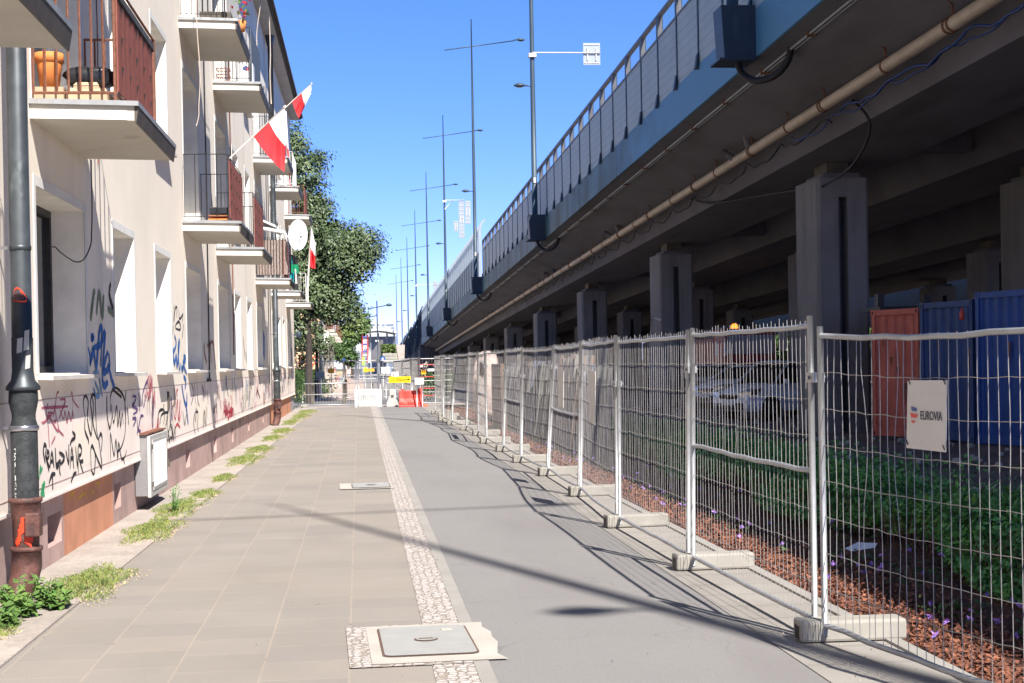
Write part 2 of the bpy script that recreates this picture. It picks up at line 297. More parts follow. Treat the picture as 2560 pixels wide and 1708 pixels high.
# ------------------------------------------------------------------ mesh helpers
class MB:
    def __init__(s): s.v = []; s.f = []; s.sm = []
    def add(s, vs, fs, sm=False):
        o = len(s.v); s.v += [tuple(v) for v in vs]; s.f += [tuple(i+o for i in f) for f in fs]; s.sm += [sm]*len(fs); return s
    def box(s, x0, x1, y0, y1, z0, z1):
        return s.hexa([(x0, y0, z0), (x1, y0, z0), (x1, y1, z0), (x0, y1, z0), (x0, y0, z1), (x1, y0, z1), (x1, y1, z1), (x0, y1, z1)])
    def hexa(s, p): return s.add(p, [(0, 3, 2, 1), (4, 5, 6, 7), (0, 1, 5, 4), (1, 2, 6, 5), (2, 3, 7, 6), (3, 0, 4, 7)])
    def quad(s, *p): return s.add(p, [tuple(range(len(p)))])
    def tube(s, pts, r, n=8, r2=None, cap=True):
        pts = [Vector(p) for p in pts]; m = len(pts); vs = []; fs = []
        rs = r if isinstance(r, (list, tuple)) else [r + ((r2 if r2 is not None else r)-r)*i/max(1, m-1) for i in range(m)]
        up = None
        for i, p in enumerate(pts):
            t = (pts[min(i+1, m-1)] - pts[max(i-1, 0)])
            t = t.normalized() if t.length > 1e-9 else Vector((0, 0, 1))
            if up is None: up = Vector((1, 0, 0)) if abs(t.x) < .8 else Vector((0, 1, 0))
            a = t.cross(up)
            if a.length < 1e-4: a = t.orthogonal()
            a.normalize(); b = a.cross(t).normalized(); up = b
            for k in range(n):
                an = 2*math.pi*k/n; vs.append(p + a*(math.cos(an)*rs[i]) + b*(math.sin(an)*rs[i]))
        for i in range(m-1):
            for k in range(n): fs.append((i*n+k, i*n+(k+1) % n, (i+1)*n+(k+1) % n, (i+1)*n+k))
        s.add(vs, fs, n > 5)
        if cap:
            o = len(s.v)-m*n; s.f.append(tuple(o+k for k in range(n))); s.f.append(tuple(o+(m-1)*n+k for k in reversed(range(n)))); s.sm += [False, False]
        return s
    def lathe(s, c, prof, n=20, axis='z'):
        vs = []; fs = []; c = Vector(c)
        for (r, h) in prof:
            for k in range(n):
                a = 2*math.pi*k/n; x, y = r*math.cos(a), r*math.sin(a)
                vs.append(c + (Vector((x, y, h)) if axis == 'z' else Vector((h, x, y)) if axis == 'x' else Vector((x, h, y))))
        for i in range(len(prof)-1):
            for k in range(n): fs.append((i*n+k, i*n+(k+1) % n, (i+1)*n+(k+1) % n, (i+1)*n+k))
        s.add(vs, fs, True); return s
    def prism(s, poly, d):      # poly: list of Vector, extruded by vector d
        d = Vector(d); a = [Vector(p) for p in poly]; n = len(a)
        return s.add(a+[p+d for p in a], [tuple(reversed(range(n))), tuple(range(n, 2*n))]+[(i, (i+1) % n, n+(i+1) % n, n+i) for i in range(n)])
    def disc(s, c, r, n=24, nrm='y', ry=None):
        c = Vector(c); ry = ry or r; ps = []
        for k in range(n):
            a = 2*math.pi*k/n; x, y = r*math.cos(a), ry*math.sin(a)
            ps.append(c+(Vector((x, 0, y)) if nrm == 'y' else Vector((0, x, y)) if nrm == 'x' else Vector((x, y, 0))))
        return s.quad(*ps)
    def build(s, name, m, parent=None, org=None, bevel=0, fixn=False):
        if org is None: org = parent.get('_o', (0, 0, 0)) if parent else (0, 0, 0)
        me = bpy.data.meshes.new(name); me.from_pydata([(v[0]-org[0], v[1]-org[1], v[2]-org[2]) for v in s.v], [], s.f)
        me.polygons.foreach_set('use_smooth', s.sm); me.materials.append(MT[m] if isinstance(m, str) else m)
        if fixn or bevel:
            b = bmesh.new(); b.from_mesh(me); bmesh.ops.recalc_face_normals(b, faces=b.faces); b.to_mesh(me); b.free()
        me.update(); o = bpy.data.objects.new(name, me); C.collection.objects.link(o)
        if parent: o.parent = parent
        else: o.location = org
        o['_o'] = tuple(org)
        if bevel:
            mod = o.modifiers.new('bevel', 'BEVEL'); mod.width = bevel; mod.segments = 2; mod.limit_method = 'ANGLE'; mod.angle_limit = rad(35)
        return o
def tag(o, label=None, cat=None, group=None, kind=None):
    if label: o['label'] = label
    if cat: o['category'] = cat
    if group: o['group'] = group
    if kind: o['kind'] = kind
    return o
def thing(name, loc, label, cat, group=None, rz=0):
    o = bpy.data.objects.new(name, None); C.collection.objects.link(o); o.location = loc; o.rotation_euler = (0, 0, rz)
    o['_o'] = (0, 0, 0) if rz else tuple(loc)      # rotated things are modelled in their own space, the others in world space
    return tag(o, label, cat, group)
def local(o): o['_o'] = (0, 0, 0); return o
def copy_tree(o, parent=None):
    c = o.copy(); C.collection.objects.link(c)
    if parent: c.parent = parent
    for ch in list(o.children): copy_tree(ch, c)
    return c
def text(name, s, size, m, loc, rot, parent=None, ext=.002, align='CENTER', sx=1):
    cu = bpy.data.curves.new(name, 'FONT'); cu.body = s; cu.size = size; cu.extrude = ext; cu.align_x = align; cu.align_y = 'CENTER'
    cu.materials.append(MT[m]); o = bpy.data.objects.new(name, cu); C.collection.objects.link(o)
    bpy.context.view_layer.update()
    me = bpy.data.meshes.new_from_object(o.evaluated_get(bpy.context.evaluated_depsgraph_get())); me.name = name
    if not me.materials: me.materials.append(MT[m])
    bpy.data.objects.remove(o); bpy.data.curves.remove(cu); o = bpy.data.objects.new(name, me); C.collection.objects.link(o)
    if parent: o.parent = parent; org = parent.get('_o', (0, 0, 0)); loc = Vector(loc)-Vector(org)
    o.location = loc; o.rotation_euler = rot; o.scale = (sx, 1, 1); return o
rnd = random.uniform
def lerp(a, b, t): return a+(b-a)*t
GRAFFITI={
'pink':[[0.02,12.97,1.43,13.41,1.42,14.1,1.41],[0.02,13.23,1.46,13.15,1.4,13.18,1.33,13.03,1.3,12.96,1.31],[0.02,13.22,1.38,13.43,1.37],[0.02,13.2,1.35,13.37,1.35],[0.02,13.7,1.55,13.62,1.54,13.53,1.43,13.43,1.34],[0.02,13.49,1.43,13.56,1.33,13.52,1.29,13.44,1.3],[0.02,13.73,1.48,13.94,1.48,13.96,1.45,13.68,1.31],[0.02,13.73,1.39,13.88,1.3,13.95,1.37,14.04,1.26,14.12,1.36,14.22,1.27,14.31,1.36,14.35,1.29],[0.02,14.24,1.5,14.29,1.54,14.37,1.45,14.63,1.38],[0.02,13.18,1.31,13.29,1.33,13.55,1.22,13.67,1.2],[0.02,13.21,1.3,13.25,1.08],[0.02,13.6,1.31,13.67,1.21,13.87,1.15],[0.02,13.34,1.1,13.5,1.16]],
'black':[[0.03,13.07,0.95,13,1.05,13.04,1.11,13.12,1.09,13.07,1.02],[0.03,13.07,1.02,13.14,0.96,13.21,0.87],[0.03,13.11,0.98,13.22,1,13.21,1.04,13.15,1.04,13.14,0.97,13.25,0.9],[0.03,13.25,0.9,13.34,1.03,13.42,0.89],[0.03,13.27,0.95,13.4,0.95],[0.03,13.49,1.06,13.52,0.89,13.64,0.9],[0.03,13.52,0.91,13.7,0.93,13.65,0.86,13.69,0.8],[0.03,13.65,1.01,13.89,0.95,13.72,0.9],[0.03,13.2,0.77,13.32,0.83,13.47,0.83],[0.03,13.35,0.82,13.35,0.7],[0.03,13.95,1.01,14.07,0.88,14.09,1.06],[0.03,14.13,0.83,14.23,1.02,14.3,0.82],[0.03,14.16,0.92,14.31,0.92],[0.03,14.41,1.02,14.48,0.83,14.54,1],[0.03,14.52,0.75,14.54,1.01,14.7,0.99,14.67,0.93,14.56,0.91,14.77,0.74],[0.03,14.62,0.86,14.78,0.86],[0.03,14.15,1.05,14.24,1.09,14.4,1.1],[0.03,14.27,1.17,14.41,1.12,14.35,1.1],[0.03,14.16,0.7,14.29,0.76,14.43,0.77],[0.03,14.93,1.3,14.89,1.16,15.07,1.05,15.07,1.01],[0.03,14.9,1.3,14.85,1.44,14.97,1.49,15.11,1.42,15.04,1.26,15.22,1.09,15.29,1.27,15.23,1.41,15.32,1.49,15.47,1.47,15.5,1.32,15.53,1.13,15.63,1.02],[0.03,15.32,1.5,15.38,1.36,15.34,1.2,15.57,1.03],[0.03,15.7,0.93,15.65,1.03,15.77,1.08,15.84,1.02,15.77,0.89],[0.03,15.19,0.76,15.18,0.93,15.26,0.98,15.4,0.91,15.42,0.82,15.33,0.69,15.18,0.75],[0.03,15.31,0.96,15.78,0.72,15.7,0.93],[0.03,16.38,1.29,16.4,1.45,16.64,1.54,17,1.51,17.31,1.41,17.39,1.26,17.32,1.01,17.05,0.87,16.74,0.83],[0.03,16.58,1.52,17.12,1.43],[0.03,16.17,1.46,16.17,1.26,16.32,1.11,16.46,1.23],[0.03,16.44,1.37,16.57,1.16,16.8,1.34,16.83,1.11,16.98,1.27,17.02,1.1,17.16,1.25,17.21,1.12],[0.03,17.45,1.5,17.36,1.32,17.4,1.11],[0.03,17.53,1.3,17.6,1.1],[0.03,16.34,0.77,16.35,1.06,16.55,0.8,16.69,0.97,16.79,0.75,16.87,0.93,17.04,0.74,17.29,0.75,17.4,0.82],[0.03,17.25,0.65,17.19,0.74],[0.03,19.95,0.97,20.16,1.17,20.7,1.16,20.58,0.98],[0.03,20.22,1,20.41,1.12,21.07,1.12,20.76,0.95],[0.03,20.62,1.26,20.65,1.16],[0.03,21.19,1.26,21.02,1.12],[0.03,21.04,0.89,21.2,0.7],[0.07,16.57,2.69,16.46,2.57,16.63,2.44,16.77,2.4],[0.03,21.98,2.66,21.89,2.41,22.07,2.61,22.29,2.64,22.21,2.49],[0.03,22.5,2.62,22.54,2.49,22.76,2.51,23,2.57,22.86,2.44],[0.03,22.03,2.34,22.14,2.39,22.48,2.44,22.68,2.37,22.57,2.32,22.08,2.33],[0.03,21.83,2.37,21.75,2.24],[0.03,23.03,2.42,22.88,2.2],[0.03,23.95,1.49,24.18,1.33,23.83,1.16],[0.03,24.34,1.5,24.41,1.17],[0.03,24.73,1.5,24.75,1.22,25,1.11],[0.03,25.41,1.46,25.67,1.33,25.64,1.16],[0.03,25.84,1.48,26.02,1.26],[0.03,26.27,1.35,26.37,1.1],[0.03,24.32,1.03,24.1,0.87,24.32,0.67],[0.03,24.38,1.02,24.78,1.01,24.67,0.8,24.79,0.68],[0.05,34.23,2.44,34.36,2.21,34.66,1.91],[0.05,34.9,2.1,35.12,1.82],[0.05,37.02,1.59,37.52,1.39,37.29,0.93],[0.05,38.26,1.16,37.76,1],[0.05,38.27,1.17,39.15,0.92],[0.05,39.07,1.49,39.49,1.26],[0.05,33.65,1.53,33.74,1.16,33.52,1],[0.05,34.76,1.52,34.48,0.79],[0.05,29.82,1.5,30.18,1.16],[0.05,31.14,1.48,31.25,1.28],[0.05,49.53,1.41,49.73,0.85],[0.05,50.69,1.28,51.37,0.87],[0.05,53.3,1.33,54.19,1.25,53.89,1.06],[0.05,31.62,1.52,31.74,1.34],[0.05,46.28,1.53,46.37,1.27],[0.3,56.21,2.42,56.31,1.43],[0.06,34.86,0.78,34.51,0.53],[0.06,33.8,0.65,33.93,0.46],[0.06,33.42,0.6,33.66,0.46],[0.06,47.69,0.45,47.51,0.16],[0.06,53.9,0.48,54.2,0.04]],
'purple':[[0.03,17.92,1.42,18.2,1.41,18.05,1.34,17.9,1.31,18.32,1.25,17.96,1.21],[0.03,18.42,1.45,18.46,1.23],[0.03,18.77,1.26,18.71,1.42,19.13,1.59,19.23,1.5],[0.03,18.95,1.42,18.85,1.28],[0.03,17.88,1.16,18.16,1.15,17.94,1.07],[0.03,18.23,1.15,18.29,1.01,18.53,1.16,18.76,1.16],[0.03,18.21,0.95,18.29,1,18.5,0.98]],
'brown':[[0.02,19.07,1.16,19.09,1.31,19.25,1.37,19.3,1.15],[0.02,19.5,1.34,19.54,1.1],[0.02,19.77,1.52,19.63,1.14]],
'red':[[0.03,21.8,1.29,21.67,1.13,21.86,1.01,22.11,1.29,22.17,0.97,22.44,1.28,22.28,0.96,22.57,1.1],[0.03,22.12,1.33,22.03,1.41,22.19,1.43],[0.03,21.79,0.88,22.06,0.93,22.37,0.86],[0.05,28.92,0.76,29.42,1,29.83,0.79,30.36,1.03,30.45,0.73,31.15,0.89,31.45,0.7],[0.05,29.25,0.89,31.13,0.8],[0.05,28.67,0.94,28.57,1.13],[0.07,29.29,0.95,29.53,0.78,29.85,0.97,30.07,0.7,30.39,0.82,30.86,0.9,31.14,0.77,30.68,0.76]],
'green':[[0.03,12.8,0.84,12.88,0.94,12.83,0.89,12.95,0.92],[0.03,12.9,0.77,13.01,0.79,12.97,0.74,12.86,0.72,13,0.68,12.9,0.77]],
'yellow':[[0.02,14.5,0.6,14.45,0.51],[0.02,14.49,0.54,14.63,0.57,14.67,0.49],[0.02,14.81,0.48,15.01,0.5,15.21,0.51,15.3,0.45],[0.02,15.51,0.47,15.67,0.5,15.72,0.45],[0.02,15.79,0.56,16.06,0.54,15.89,0.5]],
'blue':[[0.06,15.12,1.97,15.27,1.86,15.22,1.8,15.44,1.93,15.58,1.77,15.79,2.13,15.96,2.17,15.83,1.77],[0.06,15.36,1.96,15.86,2.01,16.14,2.14,15.91,1.71],[0.06,15.46,2.1,15.33,2.06,15.49,2.07],[0.06,16.29,1.94,16.05,1.8,16,1.72,16.36,1.77,16.34,1.92],[0.06,16.27,1.8,16.53,1.61,16.66,1.56],[0.06,15.91,1.71,15.98,1.57,16.25,1.61],[0.06,21.91,2.23,22.1,2.12,21.87,2.01,21.71,1.98,21.84,1.82,22.07,1.93,22.15,1.77,22.48,2.15,22.3,2.04,22.41,1.72,22.59,1.83],[0.06,22.64,1.76,22.86,1.74,22.69,1.7],[0.06,22.95,1.94,23.18,1.91,23.11,1.85,22.88,1.84,23.03,1.74,23.31,1.66],[0.06,22.9,1.63,23.18,1.54,23.04,1.43],[0.06,22.65,1.5,22.95,1.24,23.23,1.18,23.26,1.37],[0.06,23.12,1.21,23.36,0.87],[0.4,41.18,2.66,40.94,2]],
'lightblue':[[0.04,15.41,1.7,15.66,1.72,15.81,1.56,15.88,1.46],[0.04,15.39,1.56,15.55,1.47,15.72,1.5,15.48,1.62],[0.04,12.66,1.65,12.74,1.59,12.71,1.48,12.64,1.43]],
'moss':[[0.06,15.31,2.24,15.5,2.5,15.59,2.56],[0.06,15.64,2.31,15.84,2.56,15.98,2.29,16.1,2.54],[0.06,16.35,2.4,16.71,2.35]],
'orange':[[0.06,25.97,2.18,25.87,2.02,26.21,1.83],[0.06,26.41,2.12,26.88,2.16,26.98,1.83],[0.06,26.73,2.16,27.37,2.2,27.64,1.9,27.77,1.7]],
}
# ------------------------------------------------------------------ setting
def sheet(name, m, x0, x1, y0, y1, z, kind='structure', nx=1, ny=1, jit=0):
    b = MB()
    vs = []; fs = []
    for j in range(ny+1):
        for i in range(nx+1):
            e = 0 < i < nx and 0 < j < ny
            vs.append((lerp(x0, x1, i/nx), lerp(y0, y1, j/ny), z+(rnd(-jit, jit) if e else 0)))
    for j in range(ny):
        for i in range(nx): k = j*(nx+1)+i; fs.append((k, k+1, k+nx+2, k+nx+1))
    b.add(vs, fs); return tag(b.build(name, m), kind=kind)
sheet('ground', 'ground_far', -1500, 1500, -200, 3000, -.16)
def poly(name, m, pts, z, kind='structure'):
    b = MB(); b.quad(*[(x, y, z) for x, y in pts]); return tag(b.build(name, m), kind=kind)
YE = 61.5
poly('sidewalk', 'sidewalk', [(-2.3, -6), (.45, -6), (.55, YE), (-1.75, YE), (-2.08, 20)], 0)
poly('cobble_strip', 'cobble', [(.37, -6), (.65, -6), (.76, YE), (.47, YE)], .004)
poly('kerb_strip', 'kerb', [(.61, -6), (.70, -6), (.81, YE), (.72, YE)], .007)
poly('cycle_path', 'asphalt', [(.66, -6), (2.56, -6), (2.56, YE), (.77, YE)], .001)
sheet('slab_path', 'slabstrip', 2.48, 3.18, -6, YE, .006)
q = MB(); q.box(3.16, 3.25, -6, YE, -.1, .022); tag(q.build('bed_kerb', 'kerb'), kind='structure')
poly('wall_apron', 'apron', [(-2.85, -6), (-2.3, -6), (-2.08, 20), (-1.75, YE), (-2.6, YE)], .012)

q = MB()
L_ = [(-2.29, -6), (-2.07, 20), (-1.74, YE)]
for (x0, y0), (x1, y1) in zip(L_, L_[1:]): q.hexa([(x0-.035, y0, -.05), (x0+.035, y0, -.05), (x1+.035, y1, -.05), (x1-.035, y1, -.05), (x0-.035, y0, .017), (x0+.035, y0, .017), (x1+.035, y1, .017), (x1-.035, y1, .017)])
tag(q.build('apron_kerb', 'apron'), kind='structure')
sheet('mulch_bed', 'mulch_soil', 3.2, 7.6, -6, 58, -.02, nx=40, ny=300, jit=.025)
sheet('dirt_yard', 'dirt', 7.6, 120, -60, 400, -.05, nx=60, ny=60, jit=.06)
sheet('crossing_road', 'road_dark', -80, 60, 64, 73, -.012)
sheet('crossing_kerb', 'kerb', -80, 60, YE, 61.8, .012)
sheet('lowered_kerb', 'path_pink', -80, 60, 61.8, 64, -.005)
sheet('far_pavement', 'path_pink', -3, .4, 73, 300, .01)
sheet('far_road', 'road', .4, 8, 73, 400, -.004)
sheet('far_verge', 'grass_dry', -60, -3, 73, 400, -.02)

# ------------------------------------------------------------------ apartment building
WX0, WK = -2.755, .0045
def B(u, v, z): return (WX0+WK*v+u, v, z)
def Bbox(mb, u0, u1, v0, v1, z0, z1):
    return mb.hexa([B(u0, v0, z0), B(u1, v0, z0), B(u1, v1, z0), B(u0, v1, z0), B(u0, v0, z1), B(u1, v0, z1), B(u1, v1, z1), B(u0, v1, z1)])
bld = thing('apartment_building', (WX0, 0, 0), 'long cream apartment block with balconies and graffiti, filling the left side', 'building')
V0, V1, ZB, ZT = -6.0, 58.7, .66, 11.4
wide = [(12.9, 15.1), (23.5, 25.6), (28.55, 30.8), (38.6, 40.7), (44.9, 46.6), (53.5, 55.4), (2.2, 4.4), (7.2, 9.4)]
narrow = [(16.8, 18.25), (20.1, 21.6), (32.2, 33.6), (35.5, 36.9), (48.0, 49.3), (50.7, 52.0), (-.4, 1.1)]
holes = []
for (a, b) in wide:
    holes.append((a, b, 1.72, 3.32, 'w'))
    for L in (1, 2): holes.append((a, b, .92+3.1*L+.02, 3.34+3.1*L, 'd'))
for (a, b) in narrow:
    for L in (0, 1, 2): holes.append((a, b, 1.72+3.1*L, 3.32+3.1*L, 'n'))
def wallgrid(mb, v0, v1, z0, z1, hs, u):
    vb = sorted({v0, v1} | {h[0] for h in hs} | {h[1] for h in hs}); vb = [v for v in vb if v0 <= v <= v1]
    zb = sorted({z0, z1} | {h[2] for h in hs} | {h[3] for h in hs}); zb = [z for z in zb if z0 <= z <= z1]
    for i in range(len(vb)-1):
        for j in range(len(zb)-1):
            vm, zm = (vb[i]+vb[i+1])/2, (zb[j]+zb[j+1])/2
            if any(h[0] < vm < h[1] and h[2] < zm < h[3] for h in hs): continue
            mb.quad(B(u, vb[i], zb[j]), B(u, vb[i+1], zb[j]), B(u, vb[i+1], zb[j+1]), B(u, vb[i], zb[j+1]))
PINK = 1.5
lo = MB(); wallgrid(lo, V0, V1, ZB, PINK, [], 0)
up = MB(); wallgrid(up, V0, V1, PINK, ZT, holes, 0)
up.quad(B(-12, V1, 0), B(0, V1, ZB), B(0, V1, ZT), B(-12, V1, ZT))
up.quad(B(-12, V0, 0), B(0, V0, ZB), B(0, V0, ZT), B(-12, V0, ZT))
lo.quad(B(-.06, V0, ZB), B(0, V0, ZB), B(0, V1, ZB), B(-.06, V1, ZB))
lo.build('wall_band', 'plaster_pink', bld); wall_o = up.build('wall', 'plaster', bld)
DEP = .36
for n_, (a, b, z0, z1, k) in enumerate(holes):
    rv = MB(); rv.quad(B(0, b, z0), B(-DEP, b, z0), B(-DEP, b, z1), B(0, b, z1)); rv.quad(B(0, a, z0), B(0, a, z1), B(-DEP, a, z1), B(-DEP, a, z0))
    rv.quad(B(0, a, z1), B(0, b, z1), B(-DEP, b, z1), B(-DEP, a, z1)); rv.quad(B(0, a, z0), B(-DEP, a, z0), B(-DEP, b, z0), B(0, b, z0))
    wf = MB(); U = -DEP+.04; t = .07
    for (p, q, r, s) in ((a, b, z0, z0+t), (a, b, z1-t, z1), (a, a+t, z0+t, z1-t), (b-t, b, z0+t, z1-t), ((a+b)/2-.05, (a+b)/2+.05, z0+t, z1-t)):
        Bbox(wf, U-.06, U, p, q, r, s)
    if k == 'd': Bbox(wf, U-.06, U-.005, a+t, (a+b)/2-.05, z0+t, z0+.75)
    f = wf.build('window', 'black_iron' if (n_ == 0) else 'trim_white', bld)
    rv.build('reveal', 'reveal', f); tr = MB(); T = .09
    for (p, q, r, s) in ((a-T, a, z0, z1+T), (b, b+T, z0, z1+T), (a, b, z1, z1+T)): Bbox(tr, -.004, .006, p, q, r, s)
    tr.build('surround', 'trim_white', f)
    g = MB(); g.quad(B(U-.04, a+t, z0+t), B(U-.04, b-t, z0+t), B(U-.04, b-t, z1-t), B(U-.04, a+t, z1-t)); g.build('pane', 'window_glass', f)
    if k in 'wn':
        s_ = MB(); s_.hexa([B(-DEP+.05, a-.06, z0-.035), B(.13, a-.06, z0-.055), B(.13, b+.06, z0-.055), B(-DEP+.05, b+.06, z0-.035),
                            B(-DEP+.05, a-.06, z0+.004), B(.13, a-.06, z0-.02), B(.13, b+.06, z0-.02), B(-DEP+.05, b+.06, z0+.004)])
        s_.build('sill', 'conc_edge', f)
# plinth with cellar openings
vents = [(13.45, 14.05, .17, .45), (16.95, 17.4, .17, .45), (23.6, 24.15, .17, .45), (27.9, 28.4, .15, .45), (31.6, 32.0, .15, .45), (36, 36.4, .2, .42), (41.0, 41.4, .2, .42), (49, 49.3, .3, .45), (8.5, 9.1, .17, .45)]
for nm, m, a, b in (('plinth', 'plinth', V0, 14.15), ('plinth_patch', 'plinth_orange', 14.15, 16.85), ('plinth', 'plinth', 16.85, 44.2), ('plinth', 'plinth_orange', 44.2, 56.6), ('plinth', 'plinth_grey', 56.6, V1)):
    p = MB(); hs_ = [v for v in vents if a <= v[0] and v[1] <= b]; wallgrid(p, a, b, -.1, ZB-.02, hs_, -.07)
    for (v0, v1, z0, z1) in hs_:
        for q in ([B(-.07, v0, z0), B(-.35, v0, z0), B(-.35, v0, z1), B(-.07, v0, z1)], [B(-.07, v1, z0), B(-.07, v1, z1), B(-.35, v1, z1), B(-.35, v1, z0)], [B(-.07, v0, z0), B(-.07, v1, z0), B(-.35, v1, z0), B(-.35, v0, z0)], [B(-.07, v0, z1), B(-.35, v0, z1), B(-.35, v1, z1), B(-.07, v1, z1)]): p.quad(*q)
    o = p.build(nm, m, bld)
    if nm == 'plinth_patch': tag(o, 'orange repainted patch of the plinth')
ve = MB()
for (v0, v1, z0, z1) in vents: ve.quad(B(-.34, v0, z0), B(-.34, v1, z0), B(-.34, v1, z1), B(-.34, v0, z1))
ve.build('cellar_vents', 'black', bld)
ln = MB(); Bbox(ln, -.03, .012, V0, V1, ZB-.03, ZB-.004); ln.build('drip_edge', 'plaster_pink', bld)
pa = MB()
for (v0, v1, z0, z1) in ((14.35, 15.6, .8, 1.25), (20.3, 21.8, .85, 1.45), (24.3, 26.4, .78, 1.2), (30.1, 31.6, .9, 1.48), (34.2, 36.6, .78, 1.3), (46.0, 49, .8, 1.4)): pa.quad(B(.0008, v0, z0), B(.0008, v1, z0+.02), B(.0008, v1-.05, z1), B(.0008, v0+.04, z1-.03))
pa.build('repainted_patch', 'plaster', bld)
ck = MB(); Bbox(ck, .001, .003, V0, V1, .745, .752); Bbox(ck, .001, .003, V0, V1, PINK-.004, PINK+.003)
for v in (14.3, 16.2, 21.9, 26.9, 33.9, 38.0): Bbox(ck, .001, .003, v, v+.006, .752, PINK-.005)
ck.build('joint_lines', 'plinth', bld)
# roof
rf = MB(); Bbox(rf, -12, .36, V0, V1+.1, ZT, ZT+.10); rf.build('eaves', 'soffit', bld)
rf = MB(); Bbox(rf, .30, .42, V0, V1+.15, ZT+.02, ZT+.17); rf.tube([B(.44, V0, ZT+.12), B(.44, V1+.15, ZT+.12)], .07, 8)
rf.hexa([B(.34, V0, ZT+.11), B(-6, V0, ZT+.11), B(-6, V1+.1, ZT+.11), B(.34, V1+.1, ZT+.11), B(.34, V0, ZT+.18), B(-6, V0, ZT+2.4), B(-6, V1+.1, ZT+2.4), B(.34, V1+.1, ZT+.18)])
rf.build('roof', 'roof', bld)
# graffiti strokes on the wall
def smooth(p):
    if len(p) < 3: return p
    out = []
    for i in range(len(p)-1):
        p0, p1, p2, p3 = p[max(i-1, 0)], p[i], p[i+1], p[min(i+2, len(p)-1)]
        for k in range(4):
            t = k/4; out.append(tuple(.5*((2*p1[c])+(-p0[c]+p2[c])*t+(2*p0[c]-5*p1[c]+4*p2[c]-p3[c])*t*t+(-p0[c]+3*p1[c]-3*p2[c]+p3[c])*t**3) for c in (0, 1)))
    out.append(p[-1]); return out
def stroke(mb, pts, w, fn):
    pts = smooth(pts); vs = []; n = len(pts)
    for i, p in enumerate(pts):
        a = pts[max(i-1, 0)]; b = pts[min(i+1, n-1)]; dx, dy = b[0]-a[0], b[1]-a[1]; L = math.hypot(dx, dy) or 1
        ww = w*(.5+.5*math.sin(math.pi*(i+.6)/(n+.2)))*rnd(.8, 1.15)/2
        # spray drawn nearly isotropic on the wall
        vs.append(fn(p[0]-dy/L*ww, p[1]+dx/L*ww)); vs.append(fn(p[0]+dy/L*ww, p[1]-dx/L*ww))
    mb.add(vs, [(2*i, 2*i+1, 2*i+3, 2*i+2) for i in range(n-1)])
lvl = .002
for k, sts in GRAFFITI.items():
    g = MB(); lvl += .0007
    for s in sts:
        pts = [(s[i], s[i+1]) for i in range(1, len(s)-1, 2)]
        zz = sum(p[1] for p in pts)/len(pts); u = lvl if zz > ZB+.02 else -.068
        stroke(g, pts, s[0]*1.35, lambda v, z: B(u, v, z))
    g.build('graffiti', 'spray_'+k, bld)
# fine scribbles between the larger tags
random.seed(11)
for k, n_ in (('black', 34), ('purple', 10), ('red', 10), ('lightblue', 12), ('pink', 10), ('brown', 8)):
    g = MB(); lvl += .0006
    for i in range(n_):
        v = rnd(18.5, 57); z = rnd(.78, 1.55)
        s = [(v, z)]
        for j in range(random.randint(4, 9)):
            v += rnd(.02, .16); s.append((v, min(1.9, max(.74, z+rnd(-.22, .22)))))
        if any(a-.1 < p[0] < b+.1 and p[1] > 1.6 for p in s for (a, b) in wide+narrow): continue
        stroke(g, s, rnd(.025, .045), lambda v, z: B(lvl, v, z))
    g.build('graffiti', 'spray_'+k, bld)
# balconies
LZ = {1: 3.86, 2: 6.98}
def railing(parent, v0, v1, z, n, m, top=1.03, out=.70, bars=True, long=True, r=.006, near=True):
    mb = MB(); r2 = r*1.3
    for h in (.07, top): 
        if near: mb.tube([B(.02, v0+.04, z+h), B(out, v0+.04, z+h)], r2, 5)
        if long: mb.tube([B(out, v0+.04, z+h), B(out, v1-.04, z+h)], r2, 5)
        mb.tube([B(.02, v1-.04, z+h), B(out, v1-.04, z+h)], r2, 5)
    for i in range(n+1):
        u = lerp(.03, out, i/n)
        if near: mb.tube([B(u, v0+.04, z+.07), B(u, v0+.04, z+top)], r, 4)
        mb.tube([B(u, v1-.04, z+.07), B(u, v1-.04, z+top)], r, 4)
    if long and bars:
        for i in range(1, 18): v = lerp(v0, v1, i/18); mb.tube([B(out, v, z+.07), B(out, v, z+top)], r, 4)
    for u, v in ((out, v0+.04), (out, v1-.04)): mb.tube([B(u, v, z-.02), B(u, v, z+top)], r*1.7, 5)
    return mb.build('railing', m, parent)
